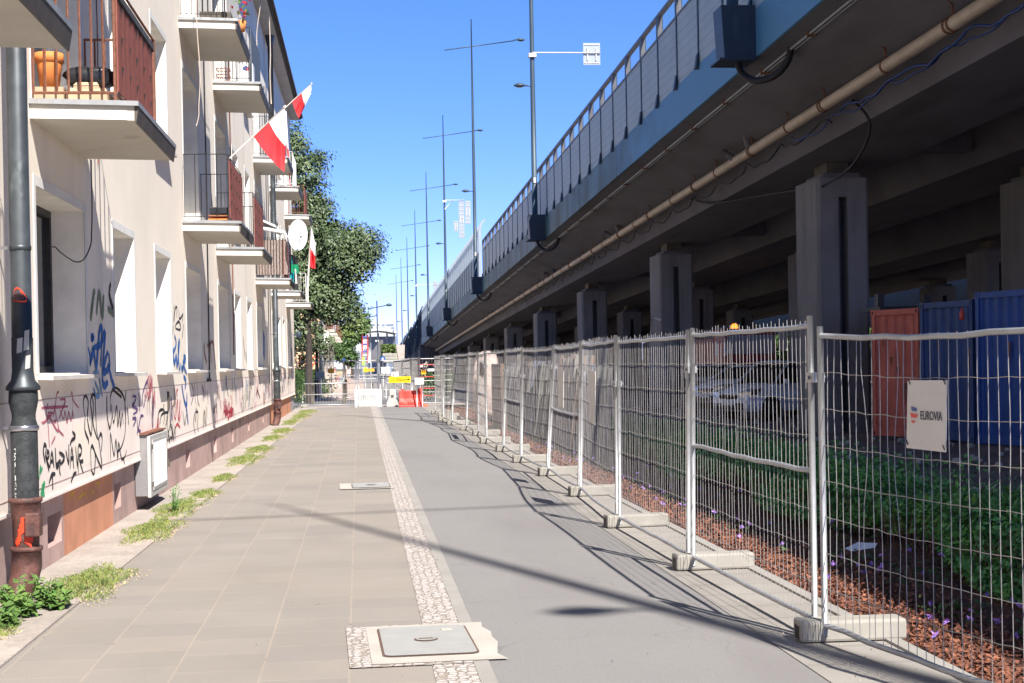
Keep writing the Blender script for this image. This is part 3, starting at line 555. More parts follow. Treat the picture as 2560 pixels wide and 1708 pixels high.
def balcony(v0, v1, L, rail='black_iron', board=None, ragged=False, nb=7, bz=(.04, .95), bv=None, rr=.006):
    z = LZ[L]; zt = z+.15; s_ = .0
    sl_ = MB(); sl_.hexa([B(-.02, v0, z), B(.86, v0, z-.02), B(.86, v1, z-.02), B(-.02, v1, z), B(-.02, v0, zt), B(.86, v0, zt-.02), B(.86, v1, zt-.02), B(-.02, v1, zt)])
    o = sl_.build('balcony', 'conc_balcony', bld)
    e = MB()
    e.hexa([B(.01, v0-.012, z+.0), B(.80, v0-.012, z-.015), B(.80, v0-.001, z-.015), B(.01, v0-.001, z), B(.01, v0-.012, z+.075), B(.80, v0-.012, z+.06), B(.80, v0-.001, z+.06), B(.01, v0-.001, z+.075)])
    e.build('edge_band', 'white_paint', o)
    f = MB(); f.hexa([B(0, v0-.035, zt-.03), B(.90, v0-.035, zt-.05), B(.90, v1+.03, zt-.05), B(0, v1+.03, zt-.03), B(0, v0-.035, zt+.015), B(.90, v0-.035, zt-.01), B(.90, v1+.03, zt-.01), B(0, v1+.03, zt+.015)])
    f.build('flashing', 'flashing', o)
    f = MB(); f.hexa([B(.862, v0-.0, z-.035), B(.875, v0-.0, z-.035), B(.875, v1+.01, z-.035), B(.862, v1+.01, z-.035), B(.862, v0, zt-.055), B(.895, v0, zt-.055), B(.895, v1+.02, zt-.055), B(.862, v1+.02, zt-.055)])
    f.build('fascia_strip', 'flash_dark', o)
    railing(o, v0, v1, zt, nb, rail, r=rr, bars=not board)
    if board:
        a, b = bv or (v0+.02, v1-.02); bb = MB(); N = 26; U = .715
        vs = []; fs = []
        for i in range(N+1):
            v = lerp(a, b, i/N); uu = U+.004*math.sin(i*1.9); zt2 = zt+bz[1]+((rnd(-.03, .02)) if ragged else rnd(-.004, .004))
            for uo in (0, .012): vs += [B(uu+uo, v, zt+bz[0]+rnd(-.006, .006)), B(uu+uo, v, zt2)]
        for i in range(N):
            k = 4*i; fs += [(k, k+4, k+5, k+1), (k+2, k+3, k+7, k+6), (k+1, k+5, k+7, k+3)]
        fs += [(0, 1, 3, 2)]
        bb.add(vs, fs); bo = bb.build('privacy_board', board, o)
        if ragged or board == 'board_red':
            fr_ = MB()
            for i in range(44 if ragged else 0):
                v = lerp(a, b, i/44); fr_.hexa([B(U-.02, v, zt+bz[1]-.05), B(U+.03, v, zt+bz[1]-.05), B(U+.03, v+.02, zt+bz[1]-.07), B(U-.02, v+.02, zt+bz[1]-.07), B(U-.02, v, zt+bz[1]+.01), B(U+.03, v, zt+bz[1]+.01), B(U+.03, v+.02, zt+bz[1]), B(U-.02, v+.02, zt+bz[1])])
            if not ragged: fr_.tube([B(U, a, zt+bz[1]+.01), B(U, b, zt+bz[1]+.01)], .012, 5)
            for i in range(5):
                for j in range(3): fr_.tube([B(U+.006, lerp(a, b, (i+.5)/5), zt+.25+.25*j), B(U+.02, lerp(a, b, (i+.5)/5), zt+.33+.25*j)], .008, 4)
            fr_.build('board_ties', 'black_iron', bo)
    return o
# columns of balconies along the front
cols = {'Z': (7.4, 9.9), 'A': (12.75, 15.2), 'B': (23.2, 25.7), 'C': (28.35, 30.9), 'D': (38.4, 41.0), 'E': (44.75, 47.2), 'F': (53.2, 55.7)}
b_Z1 = balcony(*cols['Z'], 1); b_A1 = balcony(*cols['A'], 1, 'rust', 'board_red', True, 7, bz=(.08, .92), bv=(12.8, 14.9), rr=.010)
balcony(*cols['A'], 2); b_Z2 = balcony(*cols['Z'], 2)
b_B1 = balcony(*cols['B'], 1, 'black_iron', 'board_red', False, 4); b_B2 = balcony(*cols['B'], 2, 'black_iron', 'board_white', nb=8, bz=(.1, .9))
b_C1 = balcony(*cols['C'], 1, 'black_iron', 'board_red', nb=9); b_C2 = balcony(*cols['C'], 2, 'black_iron', 'board_grey', nb=10, bz=(.0, 1.02))
b_D1 = balcony(*cols['D'], 1, 'black_iron', 'board_red', nb=9); b_D2 = balcony(*cols['D'], 2, 'black_iron', 'board_grey', nb=9, bz=(-.02, 1.0))
b_E1 = balcony(*cols['E'], 1, 'black_iron', nb=7); b_E2 = balcony(*cols['E'], 2, 'white_bar', nb=8)
b_F1 = balcony(*cols['F'], 1, 'white_bar', nb=4); b_F2 = balcony(*cols['F'], 2, 'board_red', 'board_red', nb=4)
# boards behind the bars of the D balcony, and its awning
bb = MB(); Bbox(bb, .05, .82, 38.48, 38.5, 4.1, 5.0); bb.build('side_boards', 'board_wood', b_D1)
aw = MB(); aw.hexa([B(0, 38.3, 5.55), B(.55, 38.3, 5.3), B(.55, 40.9, 5.3), B(0, 40.9, 5.55), B(0, 38.3, 5.6), B(.55, 38.3, 5.35), B(.55, 40.9, 5.35), B(0, 40.9, 5.6)])
aw.tube([B(.03, 38.3, 5.3), B(.75, 38.4, 5.18), B(.85, 38.5, 4.95)], .05, 6); aw.build('awning', 'white_paint', b_D1)
for bal, v in ((b_D2, 38.5), (b_F2, 53.3)):
    pass
# downpipes
def downpipe(v, u=.16, foot=True, r=.076, R=.118):
    p = MB(); p.tube([B(u, v, ZT+.1), B(u, v, 1.98)], r, 14)
    for z in (ZT-.4, 8.6, 6.2, 4.6, 2.68): p.lathe(B(u, v, z), [(r+.001, -.02), (r+.007, -.015), (r+.007, .015), (r+.001, .02)], 14)
    p.lathe(B(u, v, ZT), [(r, -.3), (r+.07, 0), (r+.07, .12)], 14); o = p.build('downpipe', 'pipe_zinc', bld)
    k = MB(); k.lathe(B(u, v, 0), [(r+.004, 2.0), (r+.003, 1.75), (r+.012, 1.68), (R+.008, 1.63), (R+.008, 1.60), (R-.02, 1.60)], 18); k.build('collar', 'pipe_zinc', o)
    q = MB(); q.lathe(B(u, v, 0), [(R-.012, 1.60), (R-.008, 1.52), (R-.03, 1.42), (R-.03, 1.38), (R-.018, 1.34), (R-.016, .78)], 18); q.build('cast_pipe', 'pipe_iron', o)
    c = MB(); c.lathe(B(u, v, 0), [(R-.012, 1.335), (R-.006, 1.33), (R-.006, 1.30), (R-.012, 1.295)], 18)
    for z in (1.32, 2.68): Bbox(c, -.02, u-.05, v-.012, v+.012, z-.012, z+.012)
    c.build('pipe_clip', 'chrome', o)
    s_ = MB(); s_.lathe(B(u, v, 0), [(R-.014, .79), (R+.008, .785), (R+.008, .755), (R-.002, .75), (R-.006, .68), (R-.018, .62), (R-.022, .40)], 18)
    s_.lathe(B(u, v, 0), [(R-.02, .42), (R+.004, .415), (R+.004, .39), (R-.002, .385)], 18)
    s_.tube([B(u, v, .39), B(u, v, .27), B(u-.015, v-.03, .17), B(u-.05, v-.09, .06), B(u-.09, v-.16, -.06)], [R-.008, R-.006, R-.012, R-.02, R-.025], 18); s_.build('boot', 'pipe_rust', o)
    h = MB(); h.box(B(u, v, 0)[0]+.02, B(u, v, 0)[0]+.13, v-.15, v-.02, .50, .68); h.build('inspection_lid', 'pipe_rust', o, bevel=.012)
    return o
dp = downpipe(11.55, .17); tag(dp, 'nearest downpipe, with red paint on its rusty foot')
downpipe(43.8, .17)
def onpipe_(a, z): c = B(.17, 11.55, z); return (c[0]+.104*math.cos(a), c[1]+.104*math.sin(a), z)
g = MB()
cols_ = [(.44, .47), (.43, .50), (.44, .56), (.46, .60), (.52, .66), (.53, .67), (.45, .66), (.44, .52), (.43, .66), (.42, .65), (.46, .60)]
for i, (z0, z1) in enumerate(cols_):
    a = -2.2+.12*i; g.add([onpipe_(a, z0+rnd(-.006, .006)), onpipe_(a+.12, z0+rnd(-.006, .006)), onpipe_(a+.12, z1+rnd(-.006, .006)), onpipe_(a, z1+rnd(-.006, .006))], [(0, 1, 2, 3)], True)
g.build('red_paint', 'paint_red', dp)
g = MB()       # white marker writing down the iron pipe and the red sticker above
def onpipe(a, z, r): c = B(.17, 11.55, z); return (c[0]+r*math.cos(a), c[1]+r*math.sin(a), z)
for i, s in enumerate(([(0, .9), (.5, 1), (.5, 0), (0, .1)], [(0, 0), (0, 1), (.5, .5), (0, 0)], [(.5, 1), (0, .6), (.5, .4), (0, 0)], [(0, 1), (0, 0)], [(0, 1), (.5, .8), (0, .5), (.5, .2), (0, 0)], [(0, 0), (.3, 1), (.6, 0)], [(.5, 1), (0, 1), (0, 0), (.5, 0)], [(0, 0), (0, 1), (.5, 0), (.5, 1)])):
    stroke(g, [(-2.15+p[0]*.25, 1.16-.05*i-.035*(1-p[1])) for p in s], .012, lambda a, z: onpipe(a, z, .1035))
g.build('marker_writing', 'spray_white', dp)
g = MB()
for s in ([(-2.2, 2.30), (-2.0, 2.36), (-1.6, 2.37), (-1.1, 2.33), (-.8, 2.28), (-1.4, 2.27), (-2.2, 2.28)], [(-1.8, 2.29), (-1.75, 2.35)], [(-1.5, 2.28), (-1.4, 2.35), (-1.2, 2.29)], [(-2.0, 2.29), (-1.9, 2.34)]):
    stroke(g, s, .016, lambda a, z: onpipe(a, z, .0772))
g.build('sticker', 'paint_red', dp)
g = MB()
for (a, z0, z1, r_) in ((-1.25, 1.90, 2.05, .0805), (-1.9, 1.88, 1.99, .0805), (-1.15, 1.76, 1.86, .0815)):
    g.add([onpipe(a+d+(z-z0)*.9, z+.02*d, r_) for z in (z0, (z0+z1)/2, z1) for d in (0, .17, .34, .5)], [(0, 1, 5, 4), (1, 2, 6, 5), (2, 3, 7, 6), (4, 5, 9, 8), (5, 6, 10, 9), (6, 7, 11, 10)])
g.build('paper_scraps', 'white_plastic', dp)
# lamp bracket, small box and cables on the facade
wl = MB(); Bbox(wl, .02, .2, 57.9, 58.0, 2.9, 2.98); wl.lathe(B(.22, 57.95, 2.9), [(.02, .2), (.09, .15), (.11, .0), (.05, -.1)], 10); wl.build('wall_lamp', 'bracket_blue', bld)

# ------------------------------------------------------------------ things on and at the building
mc = thing('meter_cabinet', B(0, 19.2, .1), 'white metal utility cabinet with ribbed doors fixed on the plinth', 'meter cabinet')
m_ = MB(); Bbox(m_, -.06, .085, 18.42, 19.93, .19, .94); m_.build('housing', 'pillar_conc', mc)
m_ = MB(); Bbox(m_, .086, .13, 18.40, 19.95, .17, .925); m_.build('door_frame', 'white_plastic', mc, bevel=.008)
d_ = MB(); Bbox(d_, .131, .14, 18.55, 19.8, .25, .87); do = d_.build('door', 'white_plastic', mc)
l_ = MB()
for i in range(9): v = lerp(18.62, 19.68, i/8); Bbox(l_, .1405, .15, v, v+.05, .29, .83)
l_.build('ribs', 'white_paint', do); l_ = MB(); Bbox(l_, .131, .165, 19.84, 19.90, .45, .55); Bbox(l_, .131, .165, 19.84, 19.9, .78, .82); Bbox(l_, .131, .15, 18.45, 18.50, .3, .36); Bbox(l_, .131, .15, 18.45, 18.50, .76, .82); l_.build('lock', 'flash_dark', do)
m_ = MB(); Bbox(m_, -.02, .11, 18.38, 19.97, .941, .96); m_.build('lid', 'rust', mc)
bx = MB(); Bbox(bx, .005, .03, 26.25, 26.75, 1.50, 1.55); tag(bx.build('junction_strip', 'black'), 'small black metal strip fixed low on the wall below the cables', 'wall bracket')
ks = MB(); Bbox(ks, .004, .02, 21.0, 21.12, 1.18, 1.42); tag(ks.build('key_box', 'flash_dark'), 'narrow dark metal plate on the wall under a window sill', 'wall plate')
# balcony things
def flower_pot(c, r, h, m='terracotta', label=''):
    t_ = thing('flower_pot', c, label, 'flower pot')
    a = MB(); a.lathe(c, [(.001, 0), (r*.66, 0), (r*.9, h*.72), (r*.9, h*.73), (r, h*.74), (r, h), (r*.88, h), (r*.86, h*.9), (.001, h*.88)], 22); a.build('pot', m, t_); return t_
zA = LZ[1]+.16
pot = flower_pot(B(.13, 12.95, zA+.13), .12, .29, label='orange terracotta pot behind the rusty bars of the nearest balcony')
st = MB(); Bbox(st, .01, .26, 12.86, 13.05, zA, zA+.125); tag(st.build('wooden_crate', 'cardboard', bevel=.004), 'low wooden crate under the orange pot on the nearest balcony', 'crate')
for i, (u0, u1, v0, v1, z0, z1, r_) in enumerate(((.29, .62, 12.87, 13.2, 0, .09, 'flat brown cardboard box lowest in the pile on the nearest balcony'), (.34, .55, 12.88, 13.15, .092, .14, 'thin opened cardboard box lying on the flat box on the nearest balcony'))):
    c_ = thing('cardboard_box', B((u0+u1)/2, v0, zA+z0), r_, 'box')
    k = MB(); Bbox(k, u0, u1, v0, v1, zA+z0, zA+z1); k.build('carton', 'cardboard', c_)
    k = MB(); k.hexa([B(u0, v0-.005, zA+z1), B(u1, v0-.005, zA+z1), B(u1-.02, v0+.02, zA+z1+.03), B(u0+.02, v0+.02, zA+z1+.03), B(u0, v0-.002, zA+z1+.004), B(u1, v0-.002, zA+z1+.004), B(u1-.02, v0+.024, zA+z1+.032), B(u0+.02, v0+.024, zA+z1+.032)]); k.build('flap', 'cardboard', c_)
def crumple(name, m, c, sx, sy, sz, seed, lab, cat, n=12):
    random.seed(seed); b_ = MB(); vs = []; fs = []
    for j in range(n+1):
        th = math.pi*j/n
        for i in range(2*n):
            ph = math.pi*i/n; k = 1+rnd(-.16, .16)
            x = math.copysign(abs(math.sin(th)*math.cos(ph))**.6, math.cos(ph)); y = math.copysign(abs(math.sin(th)*math.sin(ph))**.6, math.sin(ph)); z = math.copysign(abs(math.cos(th))**.7, math.cos(th))
            vs.append((c[0]+sx*x*k, c[1]+sy*y*k, c[2]+sz*z*(1+rnd(-.1, .1))))
    for j in range(n):
        for i in range(2*n): a = j*2*n+i; b2 = j*2*n+(i+1) % (2*n); fs.append((a, b2, b2+2*n, a+2*n))
    b_.add(vs, fs, True); return tag(b_.build(name, m, org=(c[0], c[1], c[2]-sz)), lab, cat)
crumple('plastic_sack', 'black_plastic', B(.45, 13.05, zA+.235), .21, .12, .085, 3, 'crumpled black plastic sack on top of the boxes on the nearest balcony', 'sack')
def plant_pot(c, m, lab, n=24, h=.35):
    t_ = thing('potted_plant', c, lab, 'potted plant')
    a = MB(); a.lathe(c, [(.001, 0), (.07, 0), (.1, .16), (.09, .16), (.001, .14)], 12); a.build('pot', 'terracotta', t_)
    a = MB(); f_ = MB()
    for i in range(n):
        an = rnd(0, 6.28); q = Vector(c)+Vector((math.cos(an)*rnd(.0, .16), math.sin(an)*rnd(0, .16), .16+rnd(0, h)))
        leafquad(a, q, rnd(.03, .06))
    a.build('leaves', 'leaf_weed', t_)
    for i in range(9):
        an = rnd(0, 6.28); q = Vector(c)+Vector((math.cos(an)*rnd(.08, .2), math.sin(an)*rnd(.08, .2), .2+rnd(.05, h)))
        for k in range(4): leafquad(f_, q+Vector((rnd(-.02, .02), rnd(-.02, .02), rnd(-.02, .02))), .035)
    f_.build('blossoms', m, t_)
def leafquad(mb, c, s, nrm=None):
    n = Vector((rnd(-1, 1), rnd(-1, 1), rnd(-.4, 1))).normalized() if nrm is None else nrm
    a = n.orthogonal().normalized(); a.rotate(Matrix.Rotation(rnd(0, 6.28), 3, n)); b = n.cross(a)
    c = Vector(c); w_ = s*rnd(.35, .55)
    mb.quad(c-a*s, c-b*w_, c+a*s, c+b*w_)
random.seed(21)
plant_pot(B(.88, 23.9, LZ[2]+.1), 'redflower', 'red geranium hanging outside the upper balcony near the roof pipe')
# bench seat, crate and boxed appliance on the second floor balconies
r_ = MB(); Bbox(r_, .3, .78, 23.4, 24.1, LZ[2]+.17, LZ[2]+.30); tag(r_.build('storage_tray', 'flash_dark', bevel=.01), 'dark storage tray behind the bars of the upper balcony with red flowers', 'tray')
cr = thing('wire_crate', B(.15, 28.6, LZ[2]+.17), 'red framed wire crate on the upper balcony with the grey side panel', 'crate')
q = MB()
for z in (0, .12, .24):
    q.tube([B(.05, 28.5, LZ[2]+.19+z), B(.30, 28.5, LZ[2]+.19+z), B(.30, 28.8, LZ[2]+.19+z), B(.05, 28.8, LZ[2]+.19+z), B(.05, 28.5, LZ[2]+.19+z)], .009, 5)
for i in range(7): q.tube([B(.05+.042*i, 28.5, LZ[2]+.19), B(.05+.042*i, 28.5, LZ[2]+.43)], .006, 4)
q.build('frame', 'board_red', cr)
ap = thing('appliance_box', B(.6, 28.7, LZ[2]+.17), 'white appliance carton with a small blue and red emblem on the upper balcony', 'box')
q = MB(); Bbox(q, .46, .74, 28.5, 28.9, LZ[2]+.17, LZ[2]+.52); q.build('carton', 'white_paint', ap)
q = MB(); Bbox(q, .56, .66, 28.495, 28.499, LZ[2]+.40, LZ[2]+.46); q.disc(B(.61, 28.496, LZ[2]+.43), .045); q.build('emblem', 'logo_blue', ap); q = MB(); q.disc(B(.64, 28.493, LZ[2]+.415), .025); q.build('emblem', 'logo_red', ap)
q = MB(); Bbox(q, .30, .62, 23.3, 23.34, LZ[1]+.2, LZ[1]+.34)
gr = thing('barbecue_tray', B(.5, 23.5, LZ[1]+.17), 'black tray on a low orange stand behind thin bars of a lower balcony', 'tray')
q = MB(); Bbox(q, .40, .68, 23.3, 23.6, LZ[1]+.27, LZ[1]+.37); q.build('tray', 'black_plastic', gr, bevel=.01)
q = MB(); [Bbox(q, .38, .70, 23.3, 23.6, LZ[1]+.17+.05*i, LZ[1]+.19+.05*i) for i in range(2)]; q.build('stand', 'terracotta', gr)
# hanging cables
def cable(name, pts, r, m, lab, cat='cable'):
    P_ = [Vector(p) for p in pts]; sm_ = []
    for i in range(len(P_)-1):
        p0, p1, p2, p3 = P_[max(i-1, 0)], P_[i], P_[i+1], P_[min(i+2, len(P_)-1)]
        for k in range(4):
            t = k/4; sm_.append(.5*((2*p1)+(-p0+p2)*t+(2*p0-5*p1+4*p2-p3)*t*t+(-p0+3*p1-3*p2+p3)*t**3))
    pts = sm_+[P_[-1]]
    b_ = MB(); b_.tube(pts, r, 6); return tag(b_.build(name, m, org=tuple(pts[-1])), lab, cat)
cable('cable', [at(492, -60, 23.0), at(492, 60, 23.0), at(499, 160, 23.0), at(500, 215, 23.0), at(497, 265, 23.0), at(497, 290, 23.0), at(491, 315, 23.0)], .008, 'cable_beige', 'pale frayed cable hanging loose in front of the nearest upper balcony')
cable('cable', [at(655, -40, 38), at(650, 20, 38), at(643, 70, 38), at(642, 110, 38), at(648, 200, 38)], .013, 'cable_beige', 'pale wire hanging from the eaves left of the roof pipe')
cable('cable', [at(673, 40, 40), at(676, 130, 40), at(675, 190, 40), at(678, 260, 40)], .016, 'cable_beige', 'pale wire hanging from the eaves right of the roof pipe')
cable('cable', [at(228, 400, 14.7), at(230, 520, 14.6), at(229, 580, 14.5), at(226, 615, 14.4), at(210, 648, 14.2), at(190, 655, 14.0), at(170, 645, 13.8), at(150, 630, 13.6), at(138, 618, 13.4), at(124, 618, 13.3)], .006, 'cable_black', 'black cable looping from the balcony into the nearest ground floor window')
for i, (v, z0, z1) in enumerate(((15.9, 3.9, 6.6), (26.6, 1.5, 9.8), (31.6, 2.0, 9.8), (43.1, 1.2, 9.8))):
    cable('cable', [B(.012, v, z1), B(.02, v+.05, (z0+z1)/2), B(.012, v, z0)], .007 if v < 20 else .012, 'cable_black' if i % 2 else 'rust', ['thin brown cable running up the wall behind the nearest balcony', 'black cable running down the wall to the small black strip', 'brown cable running down the wall beyond the third column of balconies', 'black cable running down the wall beside the farther downpipe'][i])
# satellite dish
sd = thing('satellite_dish', at(740, 640, 38.6), 'large white satellite dish stained with rust on the balcony with wooden boards', 'satellite dish')
dc = at(745, 588, 38.2); ax = Vector((-.08, -.92, .35)).normalized(); e1 = ax.orthogonal().normalized(); e1 = Vector((1, 0, 0)); e1 = (e1-ax*e1.dot(ax)).normalized(); e2 = ax.cross(e1)
q = MB(); vs = []; fs = []; NR = 6; NA = 30
for i in range(NR+1):
    r0 = i/NR
    for k in range(NA):
        a = 2*math.pi*k/NA; vs.append(dc + e1*(.235*r0*math.cos(a)) + e2*(.43*r0*math.sin(a)) - ax*(.09*(1-r0*r0)))
for i in range(NR):
    for k in range(NA): fs.append((i*NA+k, i*NA+(k+1) % NA, (i+1)*NA+(k+1) % NA, (i+1)*NA+k))
q.add(vs, fs, True); rim = [dc+e1*(.235*math.cos(a*math.pi/15))+e2*(.43*math.sin(a*math.pi/15)) for a in range(31)]; q.tube(rim, .012, 6); q.build('reflector', 'dish', sd)
q = MB(); lnb = dc+ax*.45-e2*.22*(1 if e2.z > 0 else -1)+e1*.12; q.tube([dc-e2*.4*(1 if e2.z > 0 else -1), lnb], .012, 6); q.tube([lnb, lnb-ax*.1], .03, 8); q.build('receiver', 'white_plastic', sd)
q = MB(); q.tube([dc-ax*.1, Vector((B(.88, 38.7, 0)[0], 38.7, 5.0)), Vector((B(.88, 38.7, 0)[0], 38.7, 4.1))], .02, 6); q.build('bracket', 'rust', sd)
# flags
def flag(name, pole, hoist, fly, Y, lab, white_up=True, rr=.012, rip=.03, plabel=None):
    """hoist: two pixels (red end, white end); fly: the matching pixels of the free edge"""
    t_ = thing('flag', pole[0], lab, 'flag')
    q = MB(); q.tube([pole[0], pole[1]], rr, 7); q.lathe(pole[1], [(.001, .03), (.02, .01), (.02, -.02)], 8); q.build('flagpole', 'pole_wood', t_)
    h0, h1 = hoist; f0, f1 = fly; N, K = 12, 16
    def P(s, t):
        p = (h0.lerp(h1, s)).lerp(f0.lerp(f1, s), t); sg = -.04*math.sin(math.pi*t)
        return p + Vector((0, rip*(t+.15)*math.sin(9*t*1.3+5*s)+rip*math.sin(7*s)*t, sg))
    for part, s0, s1, m in (('red_half', 0, .5, 'flag_red'), ('white_half', .5, 1, 'flag_white')):
        q = MB(); vs = []; fs = []
        for i in range(N+1):
            for k in range(K+1): vs.append(P(lerp(s0, s1, i/N), k/K))
        for i in range(N):
            for k in range(K): a = i*(K+1)+k; fs.append((a, a+1, a+K+2, a+K+1))
        q.add(vs, fs, True); q.build(part, m, t_)
    return t_
Yf = 23.2
flag('flag', (at(574, 396, Yf), at(713, 267, Yf)), (at(634, 342, Yf), at(711, 269, Yf)), (at(711, 431, Yf), at(716, 300, Yf)), Yf, 'large white and red flag on a slanting pole, nearest and biggest of the flags')
Yf = 38.4
flag('flag', (at(700, 282, Yf), at(779, 209, Yf)), (at(730, 252, Yf), at(778, 211, Yf)), (at(747, 296, Yf), at(778, 232, Yf)), Yf, 'highest white and red flag, with its pole tip clear against the sky', rip=.05)
Yf = 40.5
flag('flag', (at(709, 330, Yf), at(709, 268, Yf)), (at(723, 446, Yf), at(709, 272, Yf)), (at(727, 474, Yf), at(716, 276, Yf)), Yf, 'narrow white flag with a red tip hanging limp behind the largest flag', rip=.01)
Yf = 53.4
flag('flag', (at(768, 750, Yf), at(777, 568, Yf)), (at(770, 662, Yf), at(779, 568, Yf)), (at(788, 672, Yf), at(789, 610, Yf)), Yf, 'white and red flag on an upright brown pole beside the satellite dish', rr=.03, rip=.09)
# laundry on the D balcony
ld = thing('laundry', at(735, 700, 39.6), 'green and turquoise towels hanging over the balcony rail under the satellite dish', 'laundry')
for (x0, x1, y0, y1, m) in ((723, 737, 636, 668, 'black'), (725, 745, 660, 682, 'towel_green'), (724, 735, 640, 698, 'towel_teal'), (737, 741, 672, 708, 'sock_white'), (732, 737, 680, 706, 'towel_teal')):
    a = at(x0, y0, 39.6); b_ = at(x1, y1, 39.6); q = MB(); vs = []
    for i in range(9):
        f_ = i/8; x = lerp(a.x, b_.x, f_); vs += [(x, 39.6+.4*f_+.03*math.sin(f_*14), a.z), (x+.02*math.sin(f_*9), 39.62+.4*f_+.05*math.sin(f_*14+1), b_.z)]
    q.add(vs, [(2*i, 2*i+2, 2*i+3, 2*i+1) for i in range(8)], True); q.build('towel', m, ld)
# manhole covers
def manhole(name, x0, x1, y0, y1, rot, lab, cobb=True, lid=None):
    cx, cy = (x0+x1)/2, (y0+y1)/2; t_ = thing(name, (cx, cy, .008), lab, 'manhole cover', rz=rot); t_['_o'] = (0, 0, 0)
    hx, hy = (x1-x0)/2, (y1-y0)/2
    def rr(hx, hy, r, cx=0, cy=0, z=0, jag=0):
        ps = []
        for (sx, sy, a0) in ((1, 1, 0), (-1, 1, 90), (-1, -1, 180), (1, -1, 270)):
            for k in range(6):
                a = rad(a0+k*18); ps.append((cx+sx*(hx-r)+r*math.cos(a), cy+sy*(hy-r)+r*math.sin(a), z))
        return ps
    if cobb:
        q = MB(); q.quad((-hx, -hy, 0), (hx*.6, -hy, 0), (hx*.6, hy, 0), (-hx, hy, 0)); q.build('cobble_edging', 'cobble', t_)
    q = MB(); o_ = .13 if cobb else .0
    pts = [(-hx+o_, -hy+.06)]+[(lerp(-hx+o_, hx, i/6), -hy+.05+rnd(-.01, .01)) for i in range(1, 6)]+[(hx+rnd(-.02, .03), lerp(-hy+.05, hy-.02, i/7)) for i in range(8)]+[(-hx+o_, hy-.04)]
    q.quad(*[(x, y, .004) for x, y in pts]); q.build('frame', 'manhole_frame', t_)
    lx0, lx1, ly0, ly1 = lid; a, b_ = (lx0+lx1)/2-cx, (ly0+ly1)/2-cy; lh, lv = (lx1-lx0)/2, (ly1-ly0)/2
    q = MB(); q.quad(*rr(lh, lv, .06, a, b_, .008)); q.build('gap', 'rust_line', t_)
    q = MB(); q.quad(*rr(lh-.013, lv-.016, .05, a, b_, .012)); lo_ = q.build('lid', 'manhole', t_)
    q = MB(); q.disc((a, b_, .015), .075, 24, 'z', .070); q.build('handle_recess', 'rust_line', lo_)
    q = MB(); q.disc((a, b_, .018), .064, 24, 'z', .056); q.build('handle', 'manhole', lo_)
    q = MB(); q.box(a-.045, a+.045, b_-.008, b_+.008, .0185, .022); q.build('lifting_bar', 'rust_line', lo_)
    q = MB(); q.box(a+.12, a+.19, b_+lv-.2, b_+lv-.14, .0125, .016); q.build('plate', 'manhole_frame', lo_)
random.seed(5)
manhole('manhole_cover', -.10, .80, 8.55, 9.88, rad(1.5), 'large rounded metal manhole cover set in pale concrete beside the asphalt, nearest the camera', True, (.10, .68, 8.78, 9.76))
manhole('manhole_cover', -.30, .45, 20.75, 21.85, rad(1.0), 'smaller farther manhole cover among the paving slabs beside the cobble strip', False, (-.13, .42, 20.9, 21.75))
# ------------------------------------------------------------------ elevated road
SL = .0232                                   # it falls away down the street
def dz(y): return -SL*y
br = thing('elevated_road', (8, 34, 0), 'long concrete elevated road with blue green edge on square pillars, right', 'bridge')
Y0, Y1 = -40, 196
def runbox(mb, x0, x1, z0, z1, y0=Y0, y1=Y1, xt0=None, xt1=None):
    xt0 = x0 if xt0 is None else xt0; xt1 = x1 if xt1 is None else xt1
    return mb.hexa([(x0, y0, z0+dz(y0)), (x1, y0, z0+dz(y0)), (x1, y1, z0+dz(y1)), (x0, y1, z0+dz(y1)), (xt0, y0, z1+dz(y0)), (xt1, y0, z1+dz(y0)), (xt1, y1, z1+dz(y1)), (xt0, y1, z1+dz(y1))])
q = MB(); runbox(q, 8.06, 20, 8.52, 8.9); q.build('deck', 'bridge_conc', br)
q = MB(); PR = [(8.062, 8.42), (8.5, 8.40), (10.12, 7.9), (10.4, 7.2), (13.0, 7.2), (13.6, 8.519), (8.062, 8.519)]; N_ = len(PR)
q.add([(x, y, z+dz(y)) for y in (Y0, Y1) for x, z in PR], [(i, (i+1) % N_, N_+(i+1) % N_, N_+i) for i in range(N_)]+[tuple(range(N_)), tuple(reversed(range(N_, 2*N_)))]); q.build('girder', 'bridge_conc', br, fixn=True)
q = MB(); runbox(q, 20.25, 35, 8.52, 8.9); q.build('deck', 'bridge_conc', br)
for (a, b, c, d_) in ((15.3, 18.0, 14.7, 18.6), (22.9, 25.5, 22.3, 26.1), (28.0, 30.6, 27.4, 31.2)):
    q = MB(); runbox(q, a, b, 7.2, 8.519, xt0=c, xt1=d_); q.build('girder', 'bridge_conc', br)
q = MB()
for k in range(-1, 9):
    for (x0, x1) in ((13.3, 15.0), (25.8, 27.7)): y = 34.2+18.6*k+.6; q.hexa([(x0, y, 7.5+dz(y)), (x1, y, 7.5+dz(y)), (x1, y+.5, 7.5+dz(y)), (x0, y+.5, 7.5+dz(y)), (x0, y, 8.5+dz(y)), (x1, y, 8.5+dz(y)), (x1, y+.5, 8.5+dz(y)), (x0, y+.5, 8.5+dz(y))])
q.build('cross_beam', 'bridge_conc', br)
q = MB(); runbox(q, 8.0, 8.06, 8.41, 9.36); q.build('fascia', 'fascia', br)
q = MB(); runbox(q, 34.95, 35.0, 8.0, 9.9); q.build('fascia', 'bridge_conc', br)
